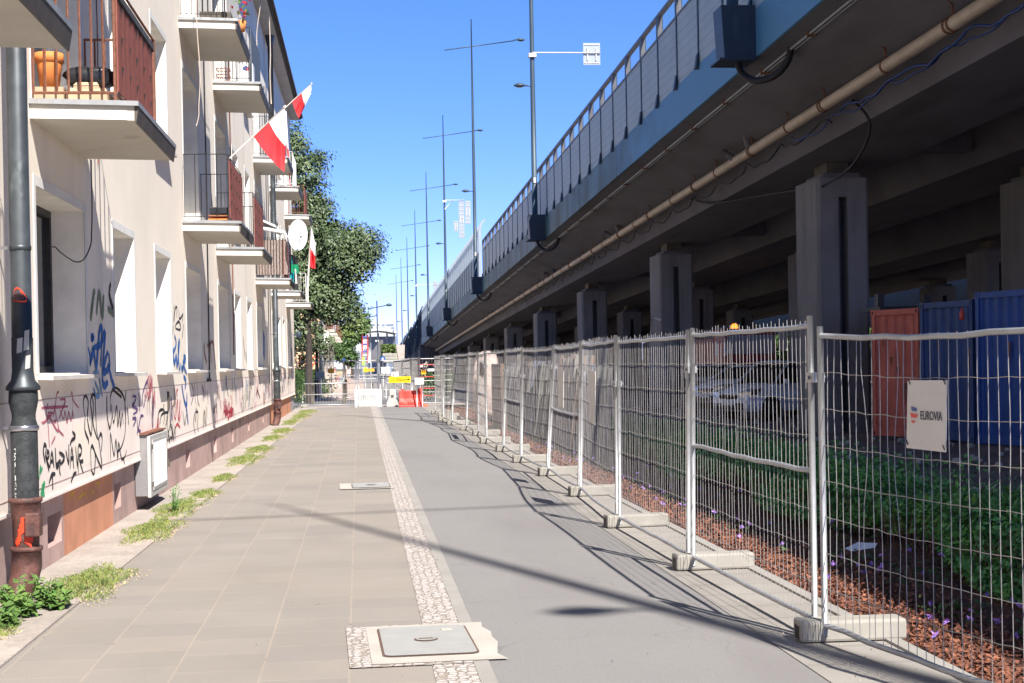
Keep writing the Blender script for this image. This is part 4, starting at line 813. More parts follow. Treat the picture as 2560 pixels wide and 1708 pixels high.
def pillar(x, y):
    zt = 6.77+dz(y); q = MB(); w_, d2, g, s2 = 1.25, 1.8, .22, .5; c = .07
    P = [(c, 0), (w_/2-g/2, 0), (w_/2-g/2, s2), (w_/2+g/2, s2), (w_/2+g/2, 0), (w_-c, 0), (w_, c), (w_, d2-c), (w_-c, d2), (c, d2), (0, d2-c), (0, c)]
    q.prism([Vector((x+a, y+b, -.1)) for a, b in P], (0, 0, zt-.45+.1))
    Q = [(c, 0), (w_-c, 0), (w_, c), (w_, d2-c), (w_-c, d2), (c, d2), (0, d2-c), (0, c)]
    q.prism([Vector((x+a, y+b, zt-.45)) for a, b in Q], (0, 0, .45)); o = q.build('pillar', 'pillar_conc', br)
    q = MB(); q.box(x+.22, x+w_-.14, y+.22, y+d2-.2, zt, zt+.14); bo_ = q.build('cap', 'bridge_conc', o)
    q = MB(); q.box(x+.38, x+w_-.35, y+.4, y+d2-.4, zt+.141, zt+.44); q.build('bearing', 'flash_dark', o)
for x in (10.9, 16.2, 23.2, 28.6):
    for k in range(-1 if x > 20 else 0, 9):
        y = 34.2+18.6*k
        if x/y > .52: continue
        if x > 20 and y > 150: continue
        pillar(x, y)
q = MB(); q.box(7.9, 36, 190, 196.5, -.2, 4.4); q.build('abutment', 'bridge_conc', br)
# ramp and retaining wall beyond the bridge
q = MB(); vs = [(8.0, 196.6, -.2), (8.0, 330, -.2), (8.0, 330, 2.2), (8.0, 196.6, 4.8), (34, 196.6, -.2), (34, 330, -.2), (34, 330, 2.2), (34, 196.6, 4.8)]
q.add(vs, [(0, 1, 2, 3), (4, 7, 6, 5), (3, 2, 6, 7), (0, 3, 7, 4), (1, 5, 6, 2)]); tag(q.build('ramp_wall', 'net_dark'), 'dark retaining wall of the road ramp where the elevated road comes down', 'retaining wall')
wd = MB(); wd.prism([at(990, 862, 185), at(1012, 862, 185), at(1011, 905, 185), at(997, 905, 185)], (0, 3, 0)); tag(wd.build('concrete_wedge', 'tarp_pink'), 'pale wedge shaped concrete slab standing at the end of the elevated road', 'concrete wall')
# noise barriers
nb = thing('noise_barrier', (8, 60, 8), 'straight grey ribbed noise barrier with small windows along its top, nearest the camera', 'noise barrier')
PB = 2.32
def Q(y, x, z): return (x, y, z+dz(y))
k = 0; y = 94.2
while y > 19:
    a, b = y-PB, y
    if b < 46: pass
    q = MB(); q.hexa([Q(a+.06, 8.02, 9.37), Q(a+.06, 8.13, 9.37), Q(b-.06, 8.13, 9.37), Q(b-.06, 8.02, 9.37), Q(a+.06, 8.02, 11.05), Q(a+.06, 8.13, 11.05), Q(b-.06, 8.13, 11.05), Q(b-.06, 8.02, 11.05)]); q.build('panel', 'barrier_grey', nb)
    q = MB(); q.hexa([Q(b-.055, 8.0, 9.25), Q(b-.055, 8.16, 9.25), Q(b+.055, 8.16, 9.25), Q(b+.055, 8.0, 9.25), Q(b-.055, 8.0, 11.72), Q(b-.055, 8.16, 11.72), Q(b+.055, 8.16, 11.72), Q(b+.055, 8.0, 11.72)])
    q.hexa([Q(b-.12, 7.92, 9.28), Q(b-.12, 7.995, 9.28), Q(b+.12, 7.995, 9.28), Q(b+.12, 7.92, 9.28), Q(b-.07, 7.97, 9.62), Q(b-.07, 7.995, 9.62), Q(b+.07, 7.995, 9.62), Q(b+.07, 7.97, 9.62)]); q.build('post', 'barrier_dark', nb)
    q = MB(); 
    for z0, z1 in ((11.051, 11.11), (11.64, 11.72)): q.hexa([Q(a+.056, 8.0, z0), Q(a+.056, 8.12, z0), Q(b-.056, 8.12, z0), Q(b-.056, 8.0, z0), Q(a+.056, 8.0, z1), Q(a+.056, 8.12, z1), Q(b-.056, 8.12, z1), Q(b-.056, 8.0, z1)])
    for v0, v1 in ((a+.056, a+.11), (b-.12, b-.056)): q.hexa([Q(v0, 8.0, 11.112), Q(v0, 8.12, 11.112), Q(v1, 8.12, 11.112), Q(v1, 8.0, 11.112), Q(v0, 8.0, 11.638), Q(v0, 8.12, 11.638), Q(v1, 8.12, 11.638), Q(v1, 8.0, 11.638)])
    fo = q.build('window_frame', 'barrier_frame', nb)
    q = MB(); q.quad(Q(a+.11, 8.06, 11.11), Q(b-.12, 8.06, 11.11), Q(b-.12, 8.06, 11.64), Q(a+.11, 8.06, 11.64)); q.build('pane', 'pane_clear', fo)
    y -= PB
q = MB(); q.hexa([Q(-28, 8.02, 9.37), Q(-28, 8.13, 9.37), Q(17.5, 8.13, 9.37), Q(17.5, 8.02, 9.37), Q(-28, 8.02, 12.8), Q(-28, 8.13, 12.8), Q(17.5, 8.13, 12.8), Q(17.5, 8.02, 12.8)]); q.build('panel', 'barrier_grey', nb)  # unseen barrier stretch added for its shadow, height set to shade the bed
cb = thing('noise_barrier', (8, 130, 8), 'taller noise barrier with tinted panes curving inward at the top, beyond the straight one', 'noise barrier')
y = 96.5
arc = [(8.06, 11.3), (8.06, 12.6), (8.11, 12.9), (8.24, 13.15), (8.42, 13.32)]
while y < 186:
    a, b = y, y+PB
    q = MB(); q.hexa([Q(a+.06, 8.02, 9.37), Q(a+.06, 8.13, 9.37), Q(b-.06, 8.13, 9.37), Q(b-.06, 8.02, 9.37), Q(a+.06, 8.02, 11.28), Q(a+.06, 8.13, 11.28), Q(b-.06, 8.13, 11.28), Q(b-.06, 8.02, 11.28)]); q.build('panel', 'barrier_grey', cb)
    q = MB(); pts = [(8.04, 9.25)]+arc
    for i in range(len(pts)-1):
        (x0, z0), (x1, z1) = pts[i], pts[i+1]; q.hexa([Q(a-.055, x0-.1, z0), Q(a-.055, x0+.07, z0), Q(a+.055, x0+.07, z0), Q(a+.055, x0-.1, z0), Q(a-.055, x1-.1, z1), Q(a-.055, x1+.07, z1), Q(a+.055, x1+.07, z1), Q(a+.055, x1-.1, z1)])
    q.build('post', 'sign_back', cb)
    q = MB()
    for i in range(len(arc)-1): (x0, z0), (x1, z1) = arc[i], arc[i+1]; q.quad(Q(a, x0, z0), Q(b, x0, z0), Q(b, x1, z1), Q(a, x1, z1))
    q.build('pane', 'pane_tint', cb)
    y += PB
ns = thing('screened_barrier', (8, 250, 4), 'dark netted screen along the ramp at the far end of the elevated road', 'barrier screen')
q = MB(); y = 187
tops = [(187, 13.3), (200, 12.9), (215, 12.1), (230, 12.7), (245, 12.0), (260, 11.7), (290, 12.2), (330, 12.6)]
vs = []
for (yy, zz) in tops: vs += [Q(yy, 8.1, 8.9), Q(yy, 8.1, zz), Q(yy, 8.4, 8.9), Q(yy, 8.4, zz)]
q.add(vs, [f_ for i in range(len(tops)-1) for f_ in ((4*i, 4*i+4, 4*i+5, 4*i+1), (4*i+2, 4*i+3, 4*i+7, 4*i+6), (4*i+1, 4*i+5, 4*i+7, 4*i+3))]); q.build('netting', 'net_dark', ns)
q = MB()
for i in range(28): yy = 188+i*5; q.hexa([Q(yy, 7.9, 8.2), Q(yy, 8.09, 8.2), Q(yy+.2, 8.09, 8.2), Q(yy+.2, 7.9, 8.2), Q(yy, 7.9, 12.2+rnd(-.3, .5)), Q(yy, 8.09, 12.2), Q(yy+.2, 8.09, 12.2), Q(yy+.2, 7.9, 12.2)])
q.build('posts', 'barrier_dark', ns)
# street lamps on brackets at the deck edge
def street_lamp(Y, lab, hl=6.55, hx=3.15):
    zb = 8.41+dz(Y); zt = zb+17.6-0.0; X = 7.62
    t_ = thing('street_lamp', (X, Y, zb), lab, 'street lamp', 'street lamps along the elevated road')
    q = MB(); q.hexa([(7.36, Y-.33, zb-.03), (8.0, Y-.33, zb-.03), (8.0, Y+.33, zb-.03), (7.36, Y+.33, zb-.03), (7.30, Y-.33, zb+1.03), (8.0, Y-.33, zb+1.03), (8.0, Y+.33, zb+1.03), (7.30, Y+.33, zb+1.03)])
    q.box(7.24, 7.99, Y-.42, Y+.42, zb-.07, zb-.031); bo = q.build('bracket', 'bracket_blue', t_)
    q = MB(); q.tube([(X, Y, zb+1.0), (X, Y, zb+6), (X, Y, zb+12), (X, Y, zt)], [.125, .105, .075, .03], 12); po = q.build('pole', 'lamp_metal', t_)
    q = MB(); q.box(X-.05, X+.05, Y-.145, Y-.12, zb+2.4, zb+2.62); q.build('label_plate', 'sign_light', po)
    za = zt-1.75; q = MB(); q.tube([(X-1.75, Y, za-.25), (X+hx-.35, Y, za+.38)], .035, 7); q.build('arm', 'lamp_metal', t_)
    def head(cx, z, s, w_=1.0):
        h = MB(); prof = [(-.48, .02), (-.40, .07), (-.2, .14), (0, .165), (.2, .13), (.42, .06), (.62, .035)]
        vs = []; fs = []; n = 12
        for (x, r_) in prof:
            for k_ in range(n):
                a = 2*math.pi*k_/n; zz = r_*math.sin(a); zz = zz*(.8 if zz > 0 else .35)
                vs.append((cx+s*x, Y+r_*1.15*math.cos(a), z+zz))
        for i in range(len(prof)-1):
            for k_ in range(n): fs.append((i*n+k_, i*n+(k_+1) % n, (i+1)*n+(k_+1) % n, (i+1)*n+k_))
        fs.append(tuple(range(n))); h.add(vs, fs, True); return h
    h = head(X+hx, za+.42, -.68); ho = h.build('lamp_head', 'lamp_metal', t_)
    q = MB(); q.disc((X+hx+.05, Y, za+.42-.075), .16, 14, 'z', .1); q.build('lens', 'glass_dark', ho)
    zl = zb+hl; h = head(X-.55, zl, .58); h.tube([(X-.25, Y, zl), (X, Y, zl-.02)], .03, 6); ho = h.build('lamp_head', 'lamp_metal', t_)
    q = MB(); q.disc((X-.57, Y, zl-.068), .13, 14, 'z', .12); q.build('lens', 'sign_light', ho)
    # supply hose looping out of the bracket
    q = MB(); pts = []
    for i in range(15):
        a = math.pi*i/14; pts.append((7.7+.76*(1-math.cos(a))/2, Y-.05-1.1*(1-math.cos(a))/2, zb-.03-.5*math.sin(a)+.04*i/14))
    q.tube(pts, .07, 8); q.build('supply_hose', 'cable_black', t_)
    return t_
labs = ['street lamp on the nearest bracket box at the top right, its pole cut off', 'tallest looking street lamp pole carrying the small square sign, on the second bracket', 'street lamp whose double arm stands highest in open sky, third bracket', 'street lamp with the tall stacked direction boards beside it, fourth bracket', 'fifth street lamp, rising just behind the curved barrier', 'sixth street lamp, with the short horizontal sign beside it', 'seventh street lamp down the elevated road', 'eighth street lamp down the elevated road', 'ninth street lamp, last one on the elevated road before the ramp', 'tenth street lamp, beyond the end of the elevated road']
Yl = [-5.1, 29.2, 62.8, 95, 127.3, 159.6, 192, 224, 256, 290]
for i, Y in enumerate(Yl):
    street_lamp(Y, 'street lamp out of view behind the camera, its shadow crossing the asphalt' if i == 0 else labs[i-1], *((8.0, 3.0) if i == 0 else ()))
# traffic signs seen from behind, clamped to the lamp poles
def back_sign(Yp, armz, x1, boards, lab, brace=False):
    t_ = thing('road_sign', (7.62, Yp, armz), lab, 'road sign')
    q = MB(); q.tube([(7.62, Yp-.16, armz), (x1, Yp-.16, armz)], .028, 7); q.box(7.46, 7.78, Yp-.2, Yp+.14, armz-.18, armz-.02)
    if brace: q.tube([(7.62, Yp-.16, armz-.8), (8.3, Yp-.16, armz)], .03, 6)
    q.build('arm', 'sign_light', t_)
    for (a, b, c, d_) in boards:
        q = MB(); q.box(a, b, Yp-.10, Yp-.085, c, d_); bo = q.build('board', 'sign_back', t_, bevel=.004)
        q = MB(); n = max(1, int((d_-c)/.35))
        for i in range(n+1): z = lerp(c+.08, d_-.08, i/max(1, n)); q.box(a+.03, b-.03, Yp-.125, Yp-.101, z-.012, z+.012)
        for x in (lerp(a, b, .25), lerp(a, b, .75)): q.box(x-.02, x+.02, Yp-.15, Yp-.126, (c+d_)/2-.3*min(1, d_-c), (c+d_)/2+.3*min(1, d_-c))
        q.build('rails', 'sign_light', bo)
s1a, s1b = at(1456.6, 109, 62.8), at(1500, 164, 62.8)
back_sign(62.8, at(1400, 134, 62.8).z, s1b.x, [(s1a.x, s1b.x, s1b.z, s1a.z)], 'small square sign seen from behind on a thin arm of the tallest lamp pole')
def pxbox(x0, y0, x1, y1, Y): a, b = at(x0, y0, Y), at(x1, y1, Y); return (a.x, b.x, b.z, a.z)
back_sign(127.3, at(1150, 501, 127.3).z, at(1161, 500, 127.3).x, [pxbox(1146, 503, 1161.5, 596, 127.3), pxbox(1162, 503, 1177, 560, 127.3), pxbox(1134, 553, 1145.5, 579, 127.3)], 'tall stack of direction boards seen from behind beside the fourth lamp', True)
back_sign(159.6+32.4, at(1080, 712, 192).z, at(1093, 712, 192).x, [pxbox(1082, 704, 1093, 722, 192)], 'small far sign seen from behind beside a distant lamp pole')
# pipes and cables under the deck edge
dp2 = thing('drainage_pipe', (10, 60, 7), 'long beige drainage pipe hung under the elevated road', 'drainage pipe')
q = MB(); X = 9.80; q.tube([Q(y_, X, 7.70) for y_ in (-10, 10, 30, 60, 120, 188)], .125, 14); q.build('pipe', 'drain', dp2)
for i, y_ in enumerate([11+3.1*j+(.5 if j % 3 == 0 else 0) for j in range(34)]):
    q = MB(); y2 = y_+.16
    for yy in ((y_, y2) if i % 2 == 0 else (y_,)):
        q.tube([Q(yy-.035, X, 7.70), Q(yy+.035, X, 7.70)], .139, 14)
    h_ = q.build('clamp', 'rust', dp2)
    q = MB(); q.tube([Q(y_, X, 7.8), Q(y_-.08, X-.06, 8.0), Q(y_-.08, X-.14, 8.06)], .02, 6); q.build('hanger', 'rust', h_)
for y_ in (17.4, 36, 54.6, 73):
    q = MB(); q.tube([Q(y_, X, 7.7), Q(y_, X-.12, 8.1)], .10, 10); q.build('branch', 'bridge_conc', dp2); q = MB(); q.tube([Q(y_+1.4, X, 7.7), Q(y_+1.6, X-.3, 7.95)], .09, 10); q.build('branch', 'bridge_conc', dp2)
cd = thing('conduit', (8.45, 60, 8), 'thin metal conduit clipped to the underside near the deck edge', 'conduit')
q = MB(); q.tube([Q(y_, 8.45, 8.36) for y_ in (-10, 20, 60, 120, 188)], .028, 7); q.tube([Q(y_, 8.53, 8.35) for y_ in (-10, 20, 60, 120, 188)], .018, 6); q.build('tube', 'sign_back', cd)
for j in range(40): 
    y_ = 14+3.2*j; q = MB(); q.box(8.40, 8.58, y_-.03, y_+.03, 8.31+dz(y_), 8.42+dz(y_)); q.build('clip', 'rust', cd)
def hang(name, base, lab, m, r=.02, seed=1, y0=10, y1=34, amp=.12, off=.12, n=60):
    random.seed(seed); pts = []
    for i in range(n+1):
        yy = lerp(y0, y1, i/n); s = abs(math.sin((yy)*1.05+seed)); pts.append(Q(yy, 9.90+.05*math.sin(yy*2+seed)+off*.2, 7.60-amp*s-off*.5+.03*math.sin(yy*5)))
    return cable(name, pts, r, m, lab)
hang('cable', 0, 'blue cable sagging below the beige drainage pipe', 'cable_blue', .026, 1, 8, 29.5, .16, .14)
hang('cable', 0, 'second dark blue cable twisted along the beige drainage pipe', 'cable_blue', .02, 3, 8, 33, .20, .20)
hang('cable', 0, 'black cable following the drainage pipe farther along', 'cable_black', .025, 2, 30, 90, .22, .16, 120)
p_ = Vector((10.95, 34.1, 6.9+dz(34)))
cable('cable', [Vector(Q(29.4, 10.15, 7.65)), Vector(Q(28.6, 10.2, 7.1)), Vector(Q(29.2, 10.35, 6.75)), Vector(Q(31, 10.6, 6.5)), Vector(Q(34.1, 11.0, 6.55))], .03, 'cable_black', 'black cable bundle looping down from the drainage pipe to the nearest pillar')
cable('cable', [Vector(Q(44, 10.1, 7.6)), Vector(Q(42, 10.3, 7.2)), Vector(Q(38, 10.8, 6.9)), Vector(Q(34.6, 11.0, 6.6))], .03, 'cable_black', 'taut black cable from the top of the nearest pillar back to the drainage pipe')
cc = thing('security_camera', at(1622, 850, 52), 'small white security camera on a thin pole before the second pillar', 'security camera')
q = MB(); q.tube([at(1624, 900, 52)+Vector((0, 0, -1.6)), at(1626, 850, 52), at(1630, 792, 52)], .03, 7); q.build('pole', 'galv', cc)
q = MB(); a = at(1630, 793, 52); q.tube([a, a+Vector((.28, -.3, -.12))], .055, 8); q.build('housing', 'white_plastic', cc)
# ------------------------------------------------------------------ containers
def container(a, b, H, D_, m, lab, name='shipping_container', ribs=9, rust=None):
    """a, b: ends of the face that looks at the street (x, y); D_ depth away from it"""
    A, Bv = Vector((*a, 0)), Vector((*b, 0)); L = (Bv-A).length; t_ = thing(name, A, lab, 'shipping container', rz=math.atan2((Bv-A).y, (Bv-A).x)); t_['_o'] = (0, 0, 0)
    q = MB(); N = int(L/.28); vs = []; pts = []
    for i in range(N):
        x = L*i/N; s = L/N
        pts += [(x, .0), (x+s*.32, .0), (x+s*.5, .045), (x+s*.82, .045)]
    pts.append((L, 0)); pts = [p for p in pts if .09 <= p[0] <= L-.09]; pts = [(.09, 0)]+pts+[(L-.09, 0)]
    vs = [(x, y+.03, z) for x, y in pts for z in (.16, H-.12)]
    q.add(vs, [(2*i, 2*i+2, 2*i+3, 2*i+1) for i in range(len(pts)-1)]); q.box(.02, L-.02, .12, D_, .15, H-.02); q.build('side_wall', m, t_)
    q = MB()
    for (x0, x1) in ((0, .1), (L-.1, L)): q.box(x0, x1, 0, .12, 0, H)
    q.box(.1, L-.1, .0, .1, H-.12, H-.001); q.box(.1, L-.1, 0, .1, .01, .16); fo = q.build('frame', m, t_)
    q = MB()
    for x in (-.01, L-.13):
        for z in (0, H-.12): q.box(x, x+.14, -.012, .16, z-.004, z+.124)
    q.build('corner_castings', m, fo)
    q = MB()
    for i_ in range(5): x = L*(.15+.17*i_)+rnd(-.1, .1); z = rnd(.5, H-.6); q.quad((x, -.003+.031, z), (x+rnd(.04, .12), .028, z+.02), (x+.05, .028, z-rnd(.1, .5)), (x+.01, .028, z-.08))
    q.build('rust_runs', 'rust', t_)
    q = MB()
    for x in (.03, L-.07):
        for z in (.03, H-.09): q.box(x, x+.04, -.016, -.011, z, z+.06)
    q.build('casting_holes', 'black', fo)
    return t_
r0, r1 = at(2180, 900, 31.2), at(2297, 900, 29.9)
c0, c1 = at(2301, 900, 29.6), at(2432, 900, 27.9)
container((r0.x, 31.2), (r1.x, 29.9), 2.72, 5, 'cont_red', 'dull red ribbed container beside the nearest pillar')
container((c0.x, 29.6), (c1.x, 27.9), 2.80, 5, 'cont_slate', 'dark slate blue container in the middle, between the red and the bright blue one')
c2 = at(2440, 900, 27.6); d_ = Vector((c1.x-c0.x, -1.7, 0)).normalized()
container((c2.x, 27.6), (c2.x+d_.x*5.9, 27.6+d_.y*5.9), 2.92, 4, 'cont_blue', 'bright blue ribbed container at the right edge')
q = MB(); a = at(2405, 780, 28.0); q.lathe(a, [(.001, -.16), (.05, -.16), (.05, .0), (.025, .03), (.02, .08), (.001, .09)], 10); tag(q.build('fire_extinguisher', 'logo_red'), 'small dark red extinguisher hanging on the slate blue container', 'extinguisher')
q = MB(); a = at(2215, 752, 31.6); q.box(a.x-.1, a.x+.75, 31.7, 33, 2.73, 2.82); q.box(a.x-.15, a.x, 31.7, 31.9, 2.821, 3.1); q.box(a.x+.85, a.x+.98, 31.5, 31.7, 2.74, 3.05); tag(q.build('steel_rack', 'black_iron'), 'low black steel rack lying on top of the red container', 'rack')
# ------------------------------------------------------------------ temporary fence
POST = [(3.25, 6.2, 0), (2.78, 8.82, 0), (2.70, 12.0, .03), (2.66, 15.2, .02), (2.80, 18.83, .06), (2.83, 22.33, .14), (2.76, 25.4, .06), (2.77, 28.64, .09), (2.71, 31.7, 0),
        (2.81, 35.1, .03), (2.73, 38.0, .10), (2.57, 41.4, .11), (2.50, 44.4, .05), (2.66, 47.5, -.03), (2.60, 50.8, .0)]
MIDR = {1, 4, 6, 8, 10, 13}
flab = ['wire fence panel with a company sign hung on it, nearest, at the right edge', 'fence panel with a bent middle rail between the two nearest tall posts', 'close wired fence panel without a middle rail, third from the camera', 'fence panel with a torn paper strip hanging on it, fourth from the camera',
        'fence panel with middle rail and a narrow paper strip, fifth from the camera', 'leaning fence panel with bare upper edge, sixth from the camera', 'fence panel with middle rail, seventh from the camera', 'fence panel with a pale blue sheet fixed near its top, eighth from the camera',
        'narrow looking fence panel with middle rail, ninth from the camera', 'fence panel in front of the pink wrapped bundle, tenth from the camera', 'fence panel with middle rail in front of the pink wrapped bundle, eleventh from the camera', 'twelfth fence panel from the camera, with plain mesh', 'thirteenth fence panel from the camera, beside the slanting brace', 'farthest panel of the fence along the cycle path, ending at the barriers']
def fence_panel(A, Bp, la, lb, mid, zt, lab, s=.1, wob=.012, tall=.07, seed=0, grp='temporary wire fence panels', kink=.08, bow=None, wr=.0026, rows=7, pr=.021, zb=.12):
    random.seed(seed); A = Vector((*A, 0)); Bv = Vector((*Bp, 0)); d = (Bv-A); L = d.length; u = d/L; nrm = Vector((u.y, -u.x, 0))
    t_ = thing('wire_fence', A, lab, 'fence panel', grp)
    e = .045; bow_ = rnd(-.05, .05); bow = bow_ if bow is None else bow; sag = rnd(.0, .03)
    def P(s_, z, o=0):          # s_ along, z up
        f = s_/L; lean = lerp(la, lb, f)*z/2.0; bz = bow*math.sin(math.pi*f)*z/2
        return A+u*s_+Vector((lean, 0, z))+nrm*(o+bz)
    q = MB(); zr = zt-.06
    for s_ in (e, L-e):
        q.tube([P(s_, .05), P(s_, zt+.0)], pr, 8)
    for z in ([zb, zr] + ([1.04] if mid else [])):
        q.tube([P(lerp(e, L-e, i/10), z-sag*math.sin(math.pi*i/10)+(rnd(-.006, .006)), .0) for i in range(11)], pr*.82, 7)
    q.build('frame', 'galv', t_)
    q = MB(); n = int((L-2*e)/s)
    for i in range(1, n):
        s0 = e+i*(L-2*e)/n; x = s0; pts = []; K = 9; ph = rnd(0, 6.28); am = rnd(.1, 1)*wob*(3 if random.random() < kink else 1); up = zt+(rnd(-.015, .025) if tall else -.045)
        for k in range(K+1):
            z = lerp(zb-.02, up-.02, k/K); pts.append(P(s0+am*math.sin(k*1.1+ph), z, -.004+am*.5*math.cos(k*1.3+ph)))
        q.tube(pts, wr, 3, cap=False)
    for k in range(1, rows+1):
        z0 = zb+(zr-zb)*k/(rows+1); pts = []; K = 24
        for i in range(K+1): pts.append(P(lerp(e, L-e, i/K), z0-sag*math.sin(math.pi*i/K)+rnd(-.006, .006), .004))
        q.tube(pts, wr*1.15, 3, cap=False)
    q.build('wire_mesh', 'wire', t_)
    return t_
for i in range(14):
    a, b = POST[i], POST[i+1]
    s = .088 if i == 0 else .088
    fence_panel((a[0], a[1]+.04), (b[0], b[1]-.04), a[2], b[2], i in MIDR, 1.93 if i == 0 else 2.01-.01*(i % 3), flab[i], s=.085 if i == 0 else .085, seed=40+i, wr=.0026 if i == 0 else .0021, wob=.0065, tall=i > 0, bow=0 if i == 0 else None)
def block_mesh():
    q = MB(); w_, h_, d_ = .66, .135, .19; q.box(-.14, -.14+w_, -d_/2, d_/2, 0.006, h_); return q
blk0 = None
bl_lab = ['concrete foot block at the nearest fence joint', 'concrete foot block under the second tall fence joint', 'concrete foot block, third along the fence', 'concrete foot block, fourth along the fence', 'concrete foot block, fifth along the fence', 'concrete foot block, sixth along the fence', 'concrete foot block, seventh along the fence', 'concrete foot block, eighth along the fence', 'concrete foot block, ninth along the fence',
          'concrete foot block, tenth along the fence', 'concrete foot block, eleventh along the fence', 'concrete foot block, twelfth along the fence', 'concrete foot block, thirteenth along the fence', 'concrete foot block, last along the fence by the barriers']
clamps = None
for i in range(1, 15):
    p = POST[i]
    if blk0 is None:
        blk0 = thing('fence_block', (p[0], p[1], 0), bl_lab[0], 'fence foot', 'concrete feet of the wire fence', rz=rad(-3))
        o = block_mesh().build('block', 'block', blk0, bevel=.018)
        q = MB(); q.box(-.142, -.125, -.05, .05, .02, .10); q.build('slot', 'black', blk0); c = blk0
    else:
        c = copy_tree(blk0); c['label'] = bl_lab[i-1]
    c.location = (p[0], p[1], .006); c.rotation_euler = (0, 0, rad(rnd(-6, 6)))
    q = MB(); z = 1.50+.08*((i*7) % 3) if i > 1 else 1.62; x = p[0]+p[2]*z/2
    q.box(x-.035, x+.035, p[1]-.075, p[1]+.075, z-.03, z+.03); q.tube([(x-.05, p[1], z), (x+.06, p[1], z)], .012, 6)
    t2 = tag(q.build('clamp', 'galv', org=(x, p[1], z)), 'steel clamp', 'clamp', 'clamps of the wire fence')
    t2['label'] = ['steel clamp high on the nearest pair of fence posts', 'steel clamp on the second pair of fence posts'][i-1] if i < 3 else 'small steel clamp above the '+bl_lab[i-1].replace('concrete foot block, ', '').replace('concrete foot block ', '')+' foot'
# sign on the nearest panel
def onfence(x, y, off=.02):      # point of the nearest panel seen at a pixel
    A = Vector((POST[0][0], POST[0][1], 0)); Bv = Vector((POST[1][0], POST[1][1], 0)); u = (Bv-A).normalized(); n = Vector((u.y, -u.x, 0))
    if n.x > 0: n = -n
    A = A+n*off; d = at(x, y, 10)-Vector((0, 0, CAMH)); o = Vector((0, 0, CAMH)); t = (A-o).dot(n)/d.dot(n); return o+d*t, u, n
sg = thing('company_sign', onfence(2315, 1040)[0], 'white board reading EUROVIA tied to the nearest fence panel', 'sign')
c = [onfence(x, y) for x, y in ((2266, 1120), (2363, 1131), (2366, 951), (2269, 951))]; nn = c[0][2]; uu = c[0][1]; 
q = MB(); q.prism([p[0] for p in c], nn*-.006); q.build('board', 'sign_light', sg, fixn=True)
def sgp(x, y, o=.0245): return onfence(x, y, o)[0]
cz = 1040
for m_, P4 in (('logo_blue', [(2277, 1016), (2292, 1021), (2290, 1029), (2279, 1027)]), ('logo_red', [(2275, 1032), (2294, 1037), (2291, 1045), (2278, 1044)]), ('logo_red', [(2277, 1051), (2288, 1052), (2285, 1058), (2280, 1057)])):
    q = MB(); q.quad(*[sgp(x, y) for x, y in P4]); q.build('emblem', m_, sg)
p0 = sgp(2327, 1041); dirx = (sgp(2354, 1043)-sgp(2298, 1040)); rz_ = math.atan2(dirx.y, dirx.x)
text('lettering', 'EUROVIA', .068, 'ink', p0, (rad(90), 0, rz_), sg, .0008, sx=dirx.length/.29)
for (x, y) in ((2273, 955), (2361, 955), (2268, 1106), (2359, 1119)):
    q = MB(); q.tube([sgp(x-3, y-6), sgp(x+2, y+6)], .003, 5); q.build('tie', 'black', sg)
# sheets on farther panels
def sheet_on(i, f0, f1, z0, z1, m, lab, name='paper_sheet', cat='sheet', off=.03):
    a, b = POST[i], POST[i+1]; y0, y1 = lerp(a[1], b[1], f0), lerp(a[1], b[1], f1); x0, x1 = lerp(a[0], b[0], f0)-off, lerp(a[0], b[0], f1)-off
    q = MB(); q.hexa([(x0, y0, z0), (x0+.006, y0, z0), (x1+.006, y1, z0+.02), (x1, y1, z0+.02), (x0+.01, y0, z1), (x0+.016, y0, z1), (x1+.016, y1, z1+.02), (x1+.01, y1, z1+.02)]); tag(q.build(name, m), lab, cat)
sheet_on(3, .44, .62, 1.0, 1.62, 'sign_light', 'torn white paper strip on the fourth fence panel')
sheet_on(4, .36, .52, 1.1, 1.66, 'sign_light', 'narrow white paper strip on the fifth fence panel')
sheet_on(8, .15, .8, 1.45, 1.78, 'sign_light', 'pale blue grey sheet near the top of the fence behind two posts', off=-.02)
sheet_on(0, .955, .958, .2, .21, 'galv', 'short loose wire end at the foot of the company sign panel', 'wire_end', 'wire')
# ------------------------------------------------------------------ what stands behind the fence
random.seed(31)
mats = ['planks_a', 'planks_b', 'planks_c', 'planks_d']
labp = ['grey streaked timber panel leaning behind the fence, nearest of the row', 'brownish timber panel behind the fence, second of the leaning row', 'blue grey timber panel behind the fence, third of the leaning row', 'pale timber panel behind the fence, fourth of the leaning row', 'grey timber panel behind the fence, fifth of the leaning row', 'brown timber panel behind the fence, sixth of the leaning row', 'bluish timber panel behind the fence, seventh of the leaning row', 'light grey timber panel behind the fence, eighth of the leaning row']
y = 25.5; x = 4.15
for i in range(7):
    L = rnd(2.6, 3.2); t_ = thing('timber_screen', (x, y, 0), labp[i], 'timber panel', 'timber panels leaning in a row behind the fence')
    n = int(L/.16); H = rnd(1.62, 1.85)
    for g_ in range(2):
        q = MB()
        for k in range(n):
            if k % 2 != g_: continue
            a = y+.16*k; xx = x+rnd(-.09, .09)+.05*math.sin(k*1.3); w_ = rnd(.09, .15); hh = H+rnd(-.05, .04)
            q.hexa([(xx, a, 0), (xx+.07, a, 0), (xx+.07, a+w_, 0), (xx, a+w_, 0), (xx+.22, a, hh), (xx+.29, a, hh), (xx+.29, a+w_, hh), (xx+.22, a+w_, hh)])
        q.build('boards', mats[(i+2*g_+(i//3)) % 4], t_)
    y += L+.05
q = MB()
bun = crumple('wrapped_bundle', 'tarp_pink', (3.75, 43.5, 1.0), .38, .6, 1.0, 9, 'tall pinkish bundle wrapped in creased sheeting standing behind the fence', 'bundle', 16)
